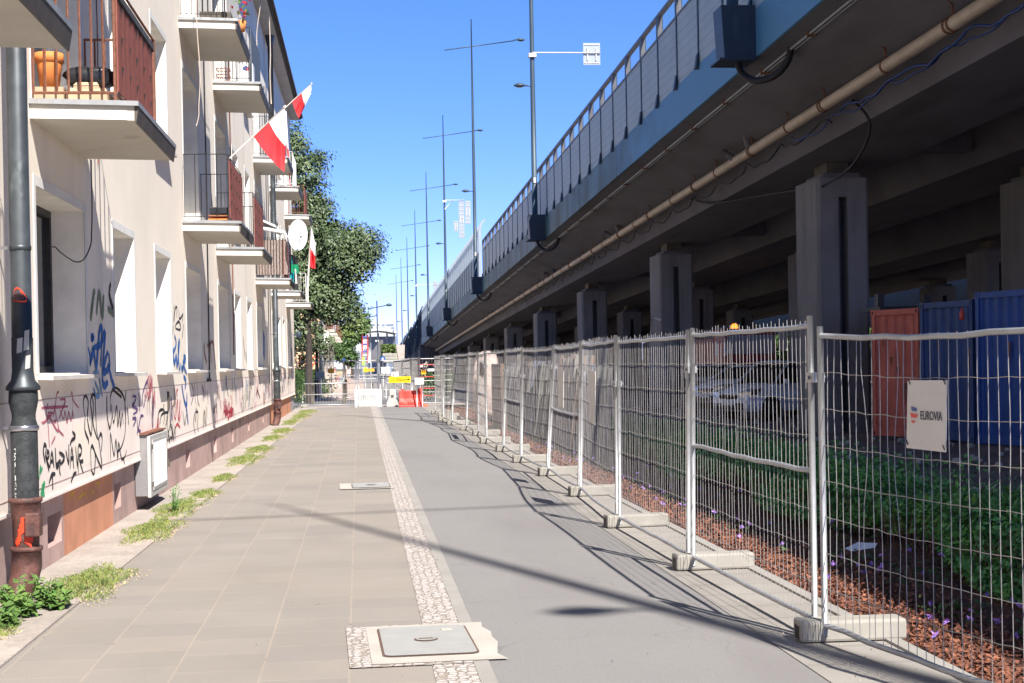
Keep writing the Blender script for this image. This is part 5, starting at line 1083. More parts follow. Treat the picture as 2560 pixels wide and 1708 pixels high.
q = MB(); q.hexa([(3.6, 37.6, 0), (3.75, 37.6, 0), (3.75, 40.2, 0), (3.6, 40.2, 0), (3.6, 37.6, 1.7), (3.75, 37.6, 1.7), (3.75, 40.2, 1.7), (3.6, 40.2, 1.7)]); tag(q.build('plywood_board', 'planks_b', bevel=.01), 'orange brown plywood board upright behind the ninth fence panel', 'board')
# bed plants
def scatter(name, m, n, fn, size, lab=None, cat=None, kind='stuff', seed=1, up=.3):
    random.seed(seed); q = MB()
    for i in range(n):
        c_ = fn()
        if c_ is None: continue
        leafquad(q, c_, rnd(*size), Vector((rnd(-1, 1), rnd(-1, 1), rnd(up, 1.2))).normalized())
    o = q.build(name, m); return tag(o, lab, cat, kind=kind)
def chipf():
    x = 3.28+abs(random.gauss(0, .5)); 
    return (x, 5.5+52*random.random()**1.7, rnd(-.005, .03)) if x < 5.2 else None
scatter('wood_chips', 'chips', 30000, chipf, (.010, .030), 'reddish bark mulch along the kerb behind the fence', 'mulch', seed=2, up=.8)
def hedgef():
    y_ = 8.5+22*random.random(); x_ = 4.65+.2*math.sin(y_*1.1)+abs(random.gauss(0, .9)); e = min(1, max(.3, (x_-4.45)/.5)); 
    h_ = (.42+.13*math.sin(y_*1.7)+.08*math.sin(y_*4.1+x_*3))*e
    return (x_, y_, rnd(h_*.35, h_)+rnd(-.03, .05)) if x_ < 7.3 else None
scatter('ground_cover', 'leaf_cover', 56000, hedgef, (.02, .05), 'dense green ground cover in the shade behind the fence', 'ground cover', seed=3)
def lowf():
    y_ = 6+40*random.random()**1.4; x_ = rnd(3.7, 5.1); c1 = math.sin(y_*2.3+x_*3)+math.sin(y_*5.1-x_*4)
    return (x_, y_, abs(random.gauss(0, .06))) if c1 > .3 else None
scatter('low_weeds', 'leaf_bush', 9000, lowf, (.015, .035), 'sparse dark low plants on the mulch', 'weeds', seed=4)
def stemf():
    return (rnd(4.5, 5.1), 8+20*random.random(), rnd(.0, .25))
random.seed(6); q = MB()
for i in range(900): p = Vector(stemf()); q.tube([p, p+Vector((rnd(-.06, .06), rnd(-.06, .06), rnd(.08, .2)))], .003, 3, cap=False)
tag(q.build('dry_stems', 'rust'), 'dry brown stems under the ground cover', 'stems', kind='stuff')
random.seed(8); q = MB()
for i in range(120):
    y_ = 6.5+22*random.random()**1.3; x_ = rnd(3.35, 4.9); z_ = rnd(.05, .18)
    for k in range(5): leafquad(q, (x_+rnd(-.015, .015), y_+rnd(-.015, .015), z_+rnd(-.01, .01)), .022)
tag(q.build('violet_flowers', 'flower'), 'small violet flowers scattered over the mulch', 'flowers', kind='stuff')
q = MB(); a = Vector((4.1, 12.1, .10)); q.add([a+Vector(p) for p in ((0, 0, 0), (.22, .03, .02), (.26, .09, .05), (.1, .12, .06), (-.04, .05, .02))], [(0, 1, 2, 3, 4)]); tag(q.build('plastic_litter', 'white_paint'), 'white crumpled plastic sheet lying in the flower bed behind the fence', 'litter')
# leaf crumbs and grit on the paving
random.seed(52); q = MB()
for i in range(420):
    u_ = random.random(); x_ = rnd(-2.1, 2.4) if u_ < .35 else (rnd(.36, .75) if u_ < .6 else rnd(-2.2, -1.8)+.0 if u_ < .8 else rnd(2.4, 3.1)); y_ = 7.5+35*random.random()**1.6
    leafquad(q, (x_, y_, .011), rnd(.004, .011), Vector((rnd(-.4, .4), rnd(-.4, .4), 1)).normalized())
tag(q.build('leaf_crumbs', 'bark'), 'tiny dry leaf crumbs and grit scattered on the paving', 'litter', kind='stuff')
random.seed(53); q = MB()
for i in range(260):
    c_ = (2.62+abs(random.gauss(0, .12)), 7.5+30*random.random()**1.5, .006); r_ = rnd(.003, .009); q.lathe(c_, [(.001, -.002), (r_, 0), (r_*.7, r_*.6), (.001, r_*.7)], 5)
tag(q.build('sand_grains', 'apron'), 'sandy grit gathered along the foot of the fence', 'grit', kind='stuff')
# debris and stones in the yard
random.seed(12); q = MB()
for i in range(260):
    c_ = (rnd(7.5, 13), rnd(14, 60), 0); r_ = rnd(.02, .09); q.lathe(c_, [(.001, -.05), (r_, -.02), (r_*.8, r_*.5), (.001, r_*.7)], 6)
tag(q.build('rubble', 'concrete'), 'scattered stones on the dirt under the elevated road', 'rubble', kind='stuff')
# ------------------------------------------------------------------ weeds on the left
random.seed(14)
def blades(name, m, spots, n, h, lab, spread=1.0, wd=.004):
    q = MB()
    for (x, y_, rx, ry, k) in spots:
        for i in range(int(n*k)):
            a = rnd(0, 6.28); r0 = math.sqrt(random.random())*(1+.25*math.sin(a*5+x*9)); px, py = x+rx*r0*math.cos(a), y_+ry*r0*math.sin(a); hh = rnd(.4, 1)*h*(1.15-r0*.6)
            dx, dy = rnd(-.8, .8)*hh, rnd(-.8, .8)*hh; w_ = wd*rnd(.7, 1.4); aa = rnd(0, 3.14); ex, ey = w_*math.cos(aa), w_*math.sin(aa)
            q.add([(px-ex, py-ey, .01), (px+ex, py+ey, .01), (px+dx*.5-ex*.7, py+dy*.5-ey*.7, hh*.6), (px+dx*.5+ex*.7, py+dy*.5+ey*.7, hh*.6), (px+dx, py+dy, hh*.85)], [(0, 1, 3, 2), (2, 3, 4)])
    return tag(q.build(name, m), lab, 'grass', kind='stuff')
patches = [(-2.22, 12.3, .30, 1.1, 1.2), (-2.24, 16.2, .27, 1.2, 1.1), (-2.25, 18.6, .26, 1.4, 1.0), (-2.13, 20.6, .2, .8, .5), (-2.13, 23.5, .17, .9, .5), (-2.15, 28.0, .3, 1.8, 1), (-2.1, 31.3, .27, 1.6, .9), (-2.1, 36.2, .24, 1.6, .8), (-2.05, 40, .28, 1.8, 1), (-2.1, 46, .25, 2.5, .8), (-2.0, 51, .3, 3, 1), (-1.95, 56, .35, 3, 1), (-2.45, 10.2, .15, .4, .3)]
blades('grass_tufts', 'grass', patches, 2300, .085, 'green grass tufts growing between the wall apron and the slabs')
blades('dry_grass', 'grass_dry', [(x+.03, y_-.1, rx*1.2, ry*1.12, k) for x, y_, rx, ry, k in patches], 1500, .05, 'dry yellow grass around the green tufts')
def weed(c, n, h, lab, m='leaf_weed', ls=(.025, .06), spread=.16):
    t_ = thing('weed_plant', c, lab, 'weed', 'weeds by the wall'); c = Vector(c); st = MB(); lf = MB()
    for i in range(n):
        a = rnd(0, 6.28); d_ = Vector((math.cos(a), math.sin(a), 0))*rnd(.2, 1)*spread; tip = c+d_+Vector((0, 0, rnd(.35, 1)*h)); b0 = c+d_*.15
        st.tube([b0, b0.lerp(tip, .5)+Vector((0, 0, .02)), tip], .003, 4)
        for k in range(11):
            f_ = rnd(.15, 1); p = b0.lerp(tip, f_)+Vector((rnd(-.04, .04), rnd(-.04, .04), rnd(-.01, .02))); leafquad(lf, p, rnd(*ls)*(1.2-.5*f_), Vector((rnd(-.7, .7), rnd(-.9, .5), 1)).normalized())
    st.build('stems', 'leaf_cover', t_); lf.build('leaves', m, t_); return t_
wl_ = ['broad leaved green weed at the foot of the nearest downpipe, leftmost', 'broad leaved weed in front of the nearest downpipe foot', 'broad leaved weed right of the nearest downpipe foot, tallest of its clump', 'low broad leaved weed at the near edge of the clump by the downpipe', 'small weed at the right end of the clump by the downpipe']
for i, (x, y_, n, h) in enumerate(((-2.50, 10.95, 14, .26), (-2.40, 10.75, 16, .17), (-2.33, 11.15, 16, .25), (-2.42, 10.35, 18, .14), (-2.20, 11.05, 12, .16))): weed((x, y_, .01), n, h, wl_[i])
weed((-2.24, 18.1, .01), 12, .36, 'thin grey green thistle standing in the grass below the meter cabinet', 'leaf_bush', (.01, .028), .10)
# ------------------------------------------------------------------ trees and hedges
random.seed(15)
def hedge(name, x0, x1, y0, y1, z1, n, ls, m, lab, z0=0):
    q = MB()
    for i in range(n): leafquad(q, (rnd(x0, x1), rnd(y0, y1), z0+(z1-z0)*math.sqrt(random.random())*(1+.06*math.sin(i))), rnd(*ls))
    return tag(q.build(name, m), lab, 'hedge')
def tree(base, H, blobs, n, ls, m, lab, trunk=.16, grp=None, seed=1, limbs=9, name='tree', clump=.45):
    random.seed(seed); t_ = thing(name, base, lab, 'tree', grp); bx, by, bz = base
    q = MB(); top = Vector((bx+rnd(-.2, .2), by, bz+H*.8)); q.tube([Vector(base)-Vector((0, 0, .1)), Vector(base).lerp(top, .3)+Vector((.05, 0, 0)), Vector(base).lerp(top, .6), top], [trunk*1.2, trunk*.85, trunk*.55, trunk*.15], 10)
    for i in range(limbs):
        b_ = random.choice(blobs); s = Vector(base).lerp(top, rnd(.3, .85)); e = Vector(b_[:3])+Vector((rnd(-.7, .7)*b_[3], rnd(-.5, .5)*b_[4], rnd(-.4, .6)*b_[5])); q.tube([s, s.lerp(e, .5)+Vector((0, 0, .15)), e], [trunk*.35, trunk*.2, trunk*.06], 6)
    q.build('trunk', 'bark', t_); q = MB(); W_ = [b_[3]*b_[4]*b_[5] for b_ in blobs]; clumps = []
    nc = max(20, n//26)
    for i in range(nc):
        b_ = random.choices(blobs, [w**.67 for w in W_])[0]; v = Vector((random.gauss(0, 1), random.gauss(0, 1), random.gauss(0, 1))).normalized(); r_ = random.random()**.28*rnd(.85, 1.08)
        c_ = Vector((b_[0]+v.x*b_[3]*r_, b_[1]+v.y*b_[4]*r_, b_[2]+v.z*b_[5]*r_))
        for k in range(26):
            o = Vector((random.gauss(0, .5), random.gauss(0, .5), random.gauss(0, .28)))*clump; p = c_+o
            ol = o.normalized(); nn_ = Vector((rnd(-.5, .5)+v.x*.7+ol.x*.6, rnd(-.5, .5)+v.y*.7+ol.y*.6, rnd(.1, .7)+ol.z*.9+.2)).normalized(); leafquad(q, p, rnd(*ls), nn_)
    q.build('crown', m, t_); return t_
def blob(x, y, Y, rpx, ry=None, dy=0, rd=None):
    p = at(x, y, Y); s = Y/F; return (p.x, Y+dy, p.z, rpx*s, rd or rpx*s, (ry or rpx)*s)
Y = 70
tree((at(771, 1010, 68).x, 69.5, 0), 13, [blob(765, 460, Y, 48, 80), blob(735, 370, Y, 38, 70), blob(800, 395, Y, 26, 14), blob(790, 560, Y, 60, 80), blob(850, 640, Y, 95, 85), blob(900, 620, Y, 60, 60), blob(820, 740, Y, 75, 65), blob(860, 770, Y, 50, 45), blob(760, 690, Y, 55, 90), blob(745, 800, Y, 35, 60)], 44000, (.05, .11), 'leaf_tree',
     'big dark green leafy tree rising behind the end of the apartment block', .17, seed=3, limbs=16, clump=.5)
tree((at(790, 1000, 76).x, 77, 0), 10, [blob(745, 880, 77, 30, 60), blob(790, 850, 77, 45, 50), blob(735, 740, 77, 30, 90), blob(700, 500, 77, 60, 150)], 7000, (.06, .13), 'leaf_tree', 'thin dark tree with sparse leaves in front of the peach gable', .10, seed=5)
tree((at(800, 998, 80).x, 80, 0), 3.2, [blob(800, 965, 80, 30, 22), blob(782, 955, 80, 26, 20)], 1500, (.05, .1), 'leaf_bush', 'small bushy street tree on a thin trunk beside the bollards', .05, seed=6, limbs=4)
tree((at(880, 905, 190).x, 190, 0), 9, [blob(890, 820, 190, 32, 40), blob(860, 850, 190, 34, 38), blob(905, 805, 190, 22, 26)], 6000, (.15, .3), 'leaf_light', 'pale green tree standing far down the street', .2, seed=7)
tree((at(860, 905, 150).x, 150, 0), 6, [blob(850, 872, 150, 24, 28), blob(870, 890, 150, 22, 24)], 3500, (.12, .24), 'leaf_bush', 'dark green bushy tree below the pale one far down the street', .15, seed=8)
p0, p1 = at(746, 960, 86), at(800, 960, 86)
hedge('clipped_hedge', p0.x-1, p1.x, 86, 89, 1.45, 5000, (.05, .11), 'leaf_bush', 'clipped green hedge in front of the peach gable')
q_ = at(755, 1000, 63)
hedge('corner_bush', q_.x-.25, q_.x+.12, 60, 64, 1.5, 1200, (.03, .07), 'leaf_bush', 'overgrown green bush at the far corner of the apartment block')
hedge('yard_hedge', 2.4, 4.2, 64, 66, 1.3, 1500, (.04, .09), 'leaf_bush', 'green bush behind the red rails at the end of the fence')
hedge('backdrop_hedge', 37, 39, 30, 190, 3.5, 9000, (.25, .5), 'leaf_bush', 'dark hedge added to close the bright view beyond the elevated road')  # added as a dark backdrop that closes off the bright view under the deck
q = MB(); q.box(39.5, 52, 20, 200, 0, 7.5); tag(q.build('long_building', 'flash_dark'), 'long low grey building beyond the elevated road', 'building')
# ------------------------------------------------------------------ second apartment block
b2 = thing('apartment_building', (-3.2, 95, 0), 'second apartment block behind the tree, with a peach graffiti gable', 'building')
a, b_ = at(735, 905, 95), at(801, 905, 95); fx = b_.x
def P2(y_): return fx+.004*(y_-95)
q = MB(); q.box(a.x-9, fx, 95, 95.4, 0, 11.5); q.build('gable', 'gable_peach', b2)
q = MB(); q.box(a.x-9, fx-.01, 95.4, 150, 0, 11.5); q.build('wall', 'plaster', b2)
q = MB(); q.box(a.x-9.2, fx+.3, 94.8, 150.4, 11.5, 11.8); q.build('roof', 'roof', b2)
for L in range(2):
    for y_ in (97, 108, 113, 124, 130, 142):
        z = 3.9+3.1*L; q = MB(); q.box(fx, fx+.9, y_, y_+2.6, z, z+.16); o = q.build('balcony', 'conc_balcony', b2)
        q = MB(); [q.tube([(fx+.88, y_+.1+.24*i, z+.16), (fx+.88, y_+.1+.24*i, z+1.2)], .012, 4) for i in range(11)]; q.tube([(fx, y_+.02, z+1.2), (fx+.88, y_+.02, z+1.2), (fx+.88, y_+2.6, z+1.2)], .02, 5); [q.tube([(fx+.1+.13*i, y_+.02, z+.16), (fx+.1+.13*i, y_+.02, z+1.2)], .012, 4) for i in range(7)]; q.build('railing', 'rust', o)
for z in (1.7, 4.8, 7.9):
    for i in range(12):
        y_ = 97.3+4.3*i; q = MB(); q.box(fx+.0, fx+.012, y_, y_+1.7, z, z+1.6); q.build('window', 'window_glass', b2)
q = MB()
for s in ([(748, 912), (750, 898), (758, 893), (768, 897), (772, 908), (768, 912)], [(757, 908), (761, 904), (765, 909)], [(800, 896), (788, 892), (778, 898), (774, 907), (780, 913), (790, 906), (800, 902)]):
    def fn(x, z): return (x, 94.99, z)
    pts = [(at(x, y, 95).x, at(x, y, 95).z) for x, y in s]; stroke(q, pts, .14, fn)
q.build('graffiti', 'gable_graf', b2)
q = MB(); pts = [(at(x, y, 95).x, at(x, y, 95).z) for x, y in ((773, 876), (779, 871), (784, 877), (790, 872), (796, 876))]; stroke(q, pts, .1, lambda x, z: (x, 94.985, z)); q.build('graffiti', 'spray_purple', b2)
q = MB(); q.tube([(fx+.15, 95.2, 0), (fx+.15, 95.2, 11.5)], .09, 8); q.build('downpipe', 'pipe_zinc', b2)
# traffic light and pole, dish
tl = thing('traffic_light', at(801, 1000, 78), 'grey traffic signal head on a tall pole in front of the second building', 'traffic light')
q = MB(); a = at(801, 1000, 78); a.z = 0; q.tube([a, at(800, 815, 78)], .07, 8); q.build('pole', 'sign_back', tl)
q = MB(); a = at(803, 830, 78); q.box(a.x-.13, a.x+.13, 77.7, 77.95, a.z-.5, a.z+.5); ho = q.build('signal_head', 'grey_sign', tl, bevel=.04)
q = MB(); [q.lathe((a.x, 77.7, a.z-.3+.3*i), [(.10, 0), (.11, -.15)], 12, 'y') for i in range(3)]; q.build('visors', 'black_plastic', ho)
d2 = thing('satellite_dish', at(817, 846, 98), 'white satellite dish on the front of the second building', 'satellite dish')
q = MB(); c_ = at(817, 842, 97); vs = [c_+Vector((.21*r_*math.cos(a*math.pi/10), -.1*(r_*r_), .39*r_*math.sin(a*math.pi/10))) for r_ in (.01, .5, 1) for a in range(20)]
q.add(vs, [(i*20+k, i*20+(k+1) % 20, (i+1)*20+(k+1) % 20, (i+1)*20+k) for i in range(2) for k in range(20)], True); q.build('reflector', 'white_paint', d2)
q = MB(); q.tube([c_, c_+Vector((-.2, .1, -.5))], .03, 6); q.build('bracket', 'rust', d2)
# ------------------------------------------------------------------ far end of the street
fb = thing('office_building', (5, 600, 0), 'large white modern building with long dark window bands far away', 'building')
a, b_ = at(888, 806, 600), at(989, 838, 600)
q = MB(); q.box(a.x-14, b_.x, 600, 640, 0, a.z); q.build('wall', 'far_white', fb)
for (x0, x1, y0, y1) in ((918, 938, 811, 814), (944, 949, 811, 815), (955, 962, 811, 815), (972, 984, 810, 815), (940, 962, 819, 821), (917, 925, 818, 822), (978, 986, 818, 822), (965, 972, 811, 815)):
    p, r_ = at(x0, y0, 599.9), at(x1, y1, 599.9); q = MB(); q.quad((p.x, 599.9, r_.z), (r_.x, 599.9, r_.z), (r_.x, 599.9, p.z), (p.x, 599.9, p.z)); q.build('window', 'far_glass', fb)
cy = thing('canopy', at(945, 830, 260), 'pale arched canopy roof on slim posts down the street', 'canopy')
q = MB(); N = 12; pts = [at(lerp(900, 992, i/N), 833-7*math.sin(math.pi*i/N)+1, 260) for i in range(N+1)]
for i in range(N): a, b_ = pts[i], pts[i+1]; q.hexa([a, b_, b_+Vector((0, 14, 0)), a+Vector((0, 14, 0)), a+Vector((0, 0, .5)), b_+Vector((0, 0, .5)), b_+Vector((0, 14, .5)), a+Vector((0, 14, .5))])
q.build('roof', 'far_white', cy)
q = MB(); [q.tube([Vector((at(x, 836, 260).x, 262, 0)), Vector((at(x, 836, 260).x, 262, at(x, 833, 260).z))], .18, 6) for x in (905, 926, 946, 968, 986)]; q.build('posts', 'grey_sign', cy)
q = MB(); p = at(925, 880, 255); q.box(at(918, 840, 270).x, at(990, 840, 270).x, 268, 275, 0, at(950, 842, 270).z); tag(q.build('station_hall', 'far_glass'), 'glazed dark hall under the pale canopy', 'building')
q = MB(); P_ = [at(926, 906, 230), at(924, 880, 230), at(932, 876, 230), at(942, 862, 230), at(952, 850, 230), at(958, 850, 230), at(957, 906, 230)]; q.prism([p for p in P_], (0, 2, 0)); tag(q.build('concrete_ramp', 'bridge_conc'), 'curved grey concrete stair ramp beside the canopy', 'ramp')
q = MB(); P_ = [at(948, 907, 200), at(958, 878, 200), at(970, 860, 200), at(988, 862, 200), at(996, 907, 200)]; q.prism(P_, (0, 12, 0)); tag(q.build('green_bank', 'grass'), kind='structure')
p0, p1, p2 = at(955, 872, 196), at(990, 872, 196), at(970, 857, 196)
hedge('bank_bushes', p0.x, p1.x, 197, 204, p2.z-.3, 1800, (.12, .3), 'leaf_light', 'pale green bushes growing on the bank above the stone wall', z0=at(970, 884, 196).z)
q = MB()
for r_ in range(3):
    for i in range(6): x = 957+6.2*i+(r_ % 2)*2; q.hexa([*(lambda a, b: [a, Vector((b.x, a.y, a.z)), Vector((b.x, a.y+1, a.z)), Vector((a.x, a.y+1, a.z)), Vector((a.x, a.y, b.z)), b, b+Vector((0, 1, 0)), Vector((a.x, a.y+1, b.z))])(at(x, 906-8*r_, 196), at(x+5.9, 899-8*r_, 196))])
tag(q.build('stone_wall', 'concrete'), 'rough stone block wall below the green bank', 'wall')
mast = thing('lattice_frame', at(905, 906, 170), 'red and white steel lattice frame with blue rungs down the street', 'frame')
q = MB(); a, b_ = at(906, 907, 170), at(906, 837, 170); q.tube([a, b_], .1, 6); c_, d_ = at(919, 907, 170), at(919, 837, 170); q.tube([c_, d_], .1, 6); q.build('uprights', 'logo_red', mast)
for i in range(7):
    y_ = 843+9*i; q = MB(); q.tube([at(906, y_, 170), at(919, y_, 170)], .09, 6); q.build('rung', 'white_paint' if i % 2 else 'scaf_blue', mast)
q = MB(); q.tube([at(924, 907, 168), at(924, 868, 168)], .14, 8); q.box(at(922, 0, 168).x, at(931, 0, 168).x, 167.8, 168.2, at(0, 870, 168).z, at(0, 866, 168).z); tag(q.build('white_post', 'white_paint'), 'white post with a short crosspiece beside the lattice frame', 'post')
q = MB(); q.quad(at(870, 905, 180), at(905, 905, 180), at(905, 862, 180), at(870, 885, 180)); 
q = MB(); a = at(868, 906, 175); b_ = at(902, 866, 175); 
for i in range(9): x = lerp(868, 903, i/8); q.box(at(x, 0, 175).x, at(x+3, 0, 175).x, 175+i*.5, 175.2+i*.5, 0, at(x, 892-3.2*i, 175).z)
tag(q.build('board_screen', 'board_grey'), 'dark grey upright boards screening the site below the far trees', 'screen')
def person():
    t_ = thing('person', at(872, 962, 132), 'pedestrian with long dark hair, white top and grey shorts walking away up the street', 'person')
    g = at(872, 962, 132); gx, gy = g.x, 132.; z0 = 0.0; S = 1.62/1.7
    J = {'pel': (0, 0, .92), 'sp': (0, 0, 1.15), 'ch': (0, .01, 1.33), 'nk': (0, .01, 1.45), 'hd': (0, 0, 1.55), 'ht': (0, 0, 1.68), 'hl': (-.09, 0, .88), 'kl': (-.10, -.05, .48), 'al': (-.10, .03, .08), 'fl': (-.10, -.12, .03),
         'hr': (.09, 0, .88), 'kr': (.09, .09, .49), 'ar': (.09, -.02, .10), 'fr': (.10, .1, .03), 'sl': (-.17, .01, 1.38), 'el': (-.22, .03, 1.12), 'wl': (-.20, -.08, .90), 'gl': (-.19, -.12, .82), 'sr': (.17, .01, 1.38), 'er': (.22, 0, 1.12), 'wr': (.21, .1, .90), 'gr': (.20, .13, .82)}
    R_ = {'pel': .14, 'sp': .12, 'ch': .15, 'nk': .055, 'hd': .09, 'ht': .075, 'hl': .10, 'kl': .06, 'al': .04, 'fl': .04, 'hr': .10, 'kr': .06, 'ar': .04, 'fr': .04, 'sl': .06, 'el': .042, 'wl': .03, 'gl': .035, 'sr': .06, 'er': .042, 'wr': .03, 'gr': .035}
    E_ = [('pel', 'sp'), ('sp', 'ch'), ('ch', 'nk'), ('nk', 'hd'), ('hd', 'ht'), ('pel', 'hl'), ('hl', 'kl'), ('kl', 'al'), ('al', 'fl'), ('pel', 'hr'), ('hr', 'kr'), ('kr', 'ar'), ('ar', 'fr'), ('ch', 'sl'), ('sl', 'el'), ('el', 'wl'), ('wl', 'gl'), ('ch', 'sr'), ('sr', 'er'), ('er', 'wr'), ('wr', 'gr')]
    K = list(J); me = bpy.data.meshes.new('body'); me.from_pydata([(J[k][0]*S, J[k][1]*S, J[k][2]*S) for k in K], [(K.index(a), K.index(b)) for a, b in E_], [])
    o = bpy.data.objects.new('body', me); C.collection.objects.link(o); o.parent = t_; o.location = (0, 0, 0-g.z); me.materials.append(MT['skin'])
    o.modifiers.new('skin', 'SKIN')
    if me.skin_vertices:
        for i, k in enumerate(K): me.skin_vertices[0].data[i].radius = (R_[k]*S, R_[k]*S*.8)
        me.skin_vertices[0].data[0].use_root = True
    o.modifiers.new('sub', 'SUBSURF').levels = 1
    def loft(name, m, rings):
        q = MB(); q.tube([(gx+x*S, gy+y*S, z*S) for x, y, z, r in rings], [r*S for *_, r in rings], 14); q.build(name, m, t_)
    loft('top', 'shirt', [(0, 0, .98, .16), (0, 0, 1.15, .155), (0, .01, 1.33, .19), (0, .01, 1.42, .12)])
    loft('shorts', 'shorts', [(0, 0, .72, .20), (0, 0, .85, .19), (0, 0, .99, .165)]); loft('hair', 'hair', [(0, -.03, 1.15, .08), (0, -.05, 1.35, .11), (0, -.02, 1.55, .125), (0, -.0, 1.66, .11), (0, 0, 1.71, .04)])
person()
# bicycles
def bicycle(loc, rz, lab):
    t_ = thing('bicycle', loc, lab, 'bicycle', 'parked bicycles', rz=rz); t_['_o'] = (0, 0, 0)
    for x in (-.52, .52):
        q = MB(); q.tube([(x+.33*math.cos(a*math.pi/12), 0, .34+.33*math.sin(a*math.pi/12)) for a in range(25)], .03, 6); w_ = q.build('wheel', 'sign_light', t_)
        q = MB(); [q.tube([(x, 0, .34), (x+.32*math.cos(a*math.pi/6), 0, .34+.32*math.sin(a*math.pi/6))], .004, 3) for a in range(12)]; q.build('spokes', 'galv', w_)
    q = MB(); [q.tube(p, .02, 6) for p in ([(-.52, 0, .34), (-.1, 0, .3), (.4, 0, .8), (-.25, 0, .8), (-.1, 0, .3)], [(-.52, 0, .34), (-.25, 0, .8)], [(.52, 0, .34), (.4, 0, .85), (.38, 0, 1.0)])]; q.build('frame', 'logo_red', t_)
    q = MB(); q.tube([(-.25, 0, .8), (-.28, 0, .95)], .015, 6); q.box(-.4, -.15, -.06, .06, .95, 1.0); q.build('saddle', 'black_plastic', t_)
    q = MB(); q.tube([(.3, -.28, 1.02), (.4, 0, 1.0), (.3, .28, 1.02)], .015, 6); q.build('handlebar', 'galv', t_)
    return t_
p = at(842, 950, 112); bicycle((p.x, 112, 0), rad(75), 'red bicycle parked by the second building, lower of the two wheels in view')
p = at(838, 925, 138); bicycle((p.x, 138, .55), rad(85), 'red bicycle held upright on a rack farther along the second building')
q = MB(); a = at(838, 0, 138); q.box(a.x-.3, a.x+.3, 137, 139, 0, .55); tag(q.build('bike_rack', 'grey_sign'), 'low grey rack block under the farther bicycle', 'rack')
# bollards
for i, (x, y, Y, h_, l_) in enumerate(((861, 1011, 66.6, 1.0, 'dark bollard leaning beside the kerb, nearest of the pair behind the low rail'), (865, 998, 75.5, 1.1, 'dark bollard standing just beyond the nearest one of the pair'), (800, 1000, 75, 1.15, 'brown bollard right of the dark tree trunk'), (782, 1008, 68, .9, 'short dark bollard beside the tree trunk'), (931, 975, 103, .45, 'short black bollard behind the white barrier'))):
    p = at(x, y, Y); q = MB(); q.lathe((p.x, Y, 0), [(.11, 0), (.10, .05), (.075, .06), (.07, h_-.1), (.085, h_-.09), (.085, h_-.03), (.001, h_)], 12); tag(q.build('bollard', 'plinth' if i == 2 else 'flash_dark'), l_, 'bollard', 'bollards at the crossing')
# low rail and barriers closing the street
def low_rail(x0, x1, Y, lab):
    a, b_ = at(x0, 1010, Y).x, at(x1, 1010, Y).x; t_ = thing('low_barrier', (a, Y, 0), lab, 'barrier'); q = MB()
    for z in (.08, .52, .98): q.tube([(a, Y, z), (b_, Y, z)], .022, 7)
    for x in (a, b_): q.tube([(x, Y, 0), (x, Y, 1.0)], .024, 7)
    q.build('frame', 'galv', t_); q = MB(); n = int((b_-a)/.12)
    for i in range(1, n): q.tube([(lerp(a, b_, i/n), Y, .08), (lerp(a, b_, i/n), Y, .98)], .005, 3)
    q.build('wire_mesh', 'wire', t_); q = MB(); q.box(a-.08, a+.22, Y-.35, Y+.35, 0, .12); q.build('foot', 'block', t_, bevel=.02)
low_rail(757, 946, 62.6, 'low galvanised rail closing the pavement left of the white barrier')
def far_panel(x0, x1, Y, lab, m='galv', Y2=None, s=.3):
    a = at(x0, 950, Y); b_ = at(x1, 950, Y2 or Y); t_ = fence_panel((a.x, Y), (b_.x, Y2 or Y), 0, 0, True, 2.0, lab, s=s, seed=int(x0), grp='fence panels closing the street', wr=.006, pr=.028, rows=4, wob=.004); return t_
far_panel(740, 892, 74, 'fence panel across the street left, behind the low rail'); far_panel(894, 946, 74, 'narrow fence panel across the street above the white barrier'); far_panel(948, 1024, 74, 'fence panel across the street behind the yellow detour sign')
far_panel(1027, 1008, 65, 'fence panel running away beside the yellow detour sign, nearer one', Y2=76, s=.18); far_panel(1006, 985, 76.2, 'fence panel running away up the street, farther one', Y2=98, s=.18)
e1_ = fence_panel((at(1047, 950, 61).x, 61), (at(1100, 950, 61).x+.6, 61), 0, 0, True, 2.0, 'fence panel set across the yard with notices hung on it', s=.12, seed=77, grp='fence panels closing the street', wr=.005, pr=.026)
fence_panel((at(1030, 950, 64).x, 64), (at(1047, 950, 61).x, 61.05), 0, 0, True, 2.0, 'short return panel joining the yard fence to the street fence', s=.12, seed=78, grp='fence panels closing the street', wr=.005, pr=.026)
# red mesh rails
q = MB(); 
for y_ in (912, 942, 971, 989): q.tube([at(1049, y_, 60.9), at(1088, y_, 60.9)], .018, 6)
tag(q.build('red_rails', 'logo_red'), 'thin red and white rails across the fence behind the red barrier', 'rail')
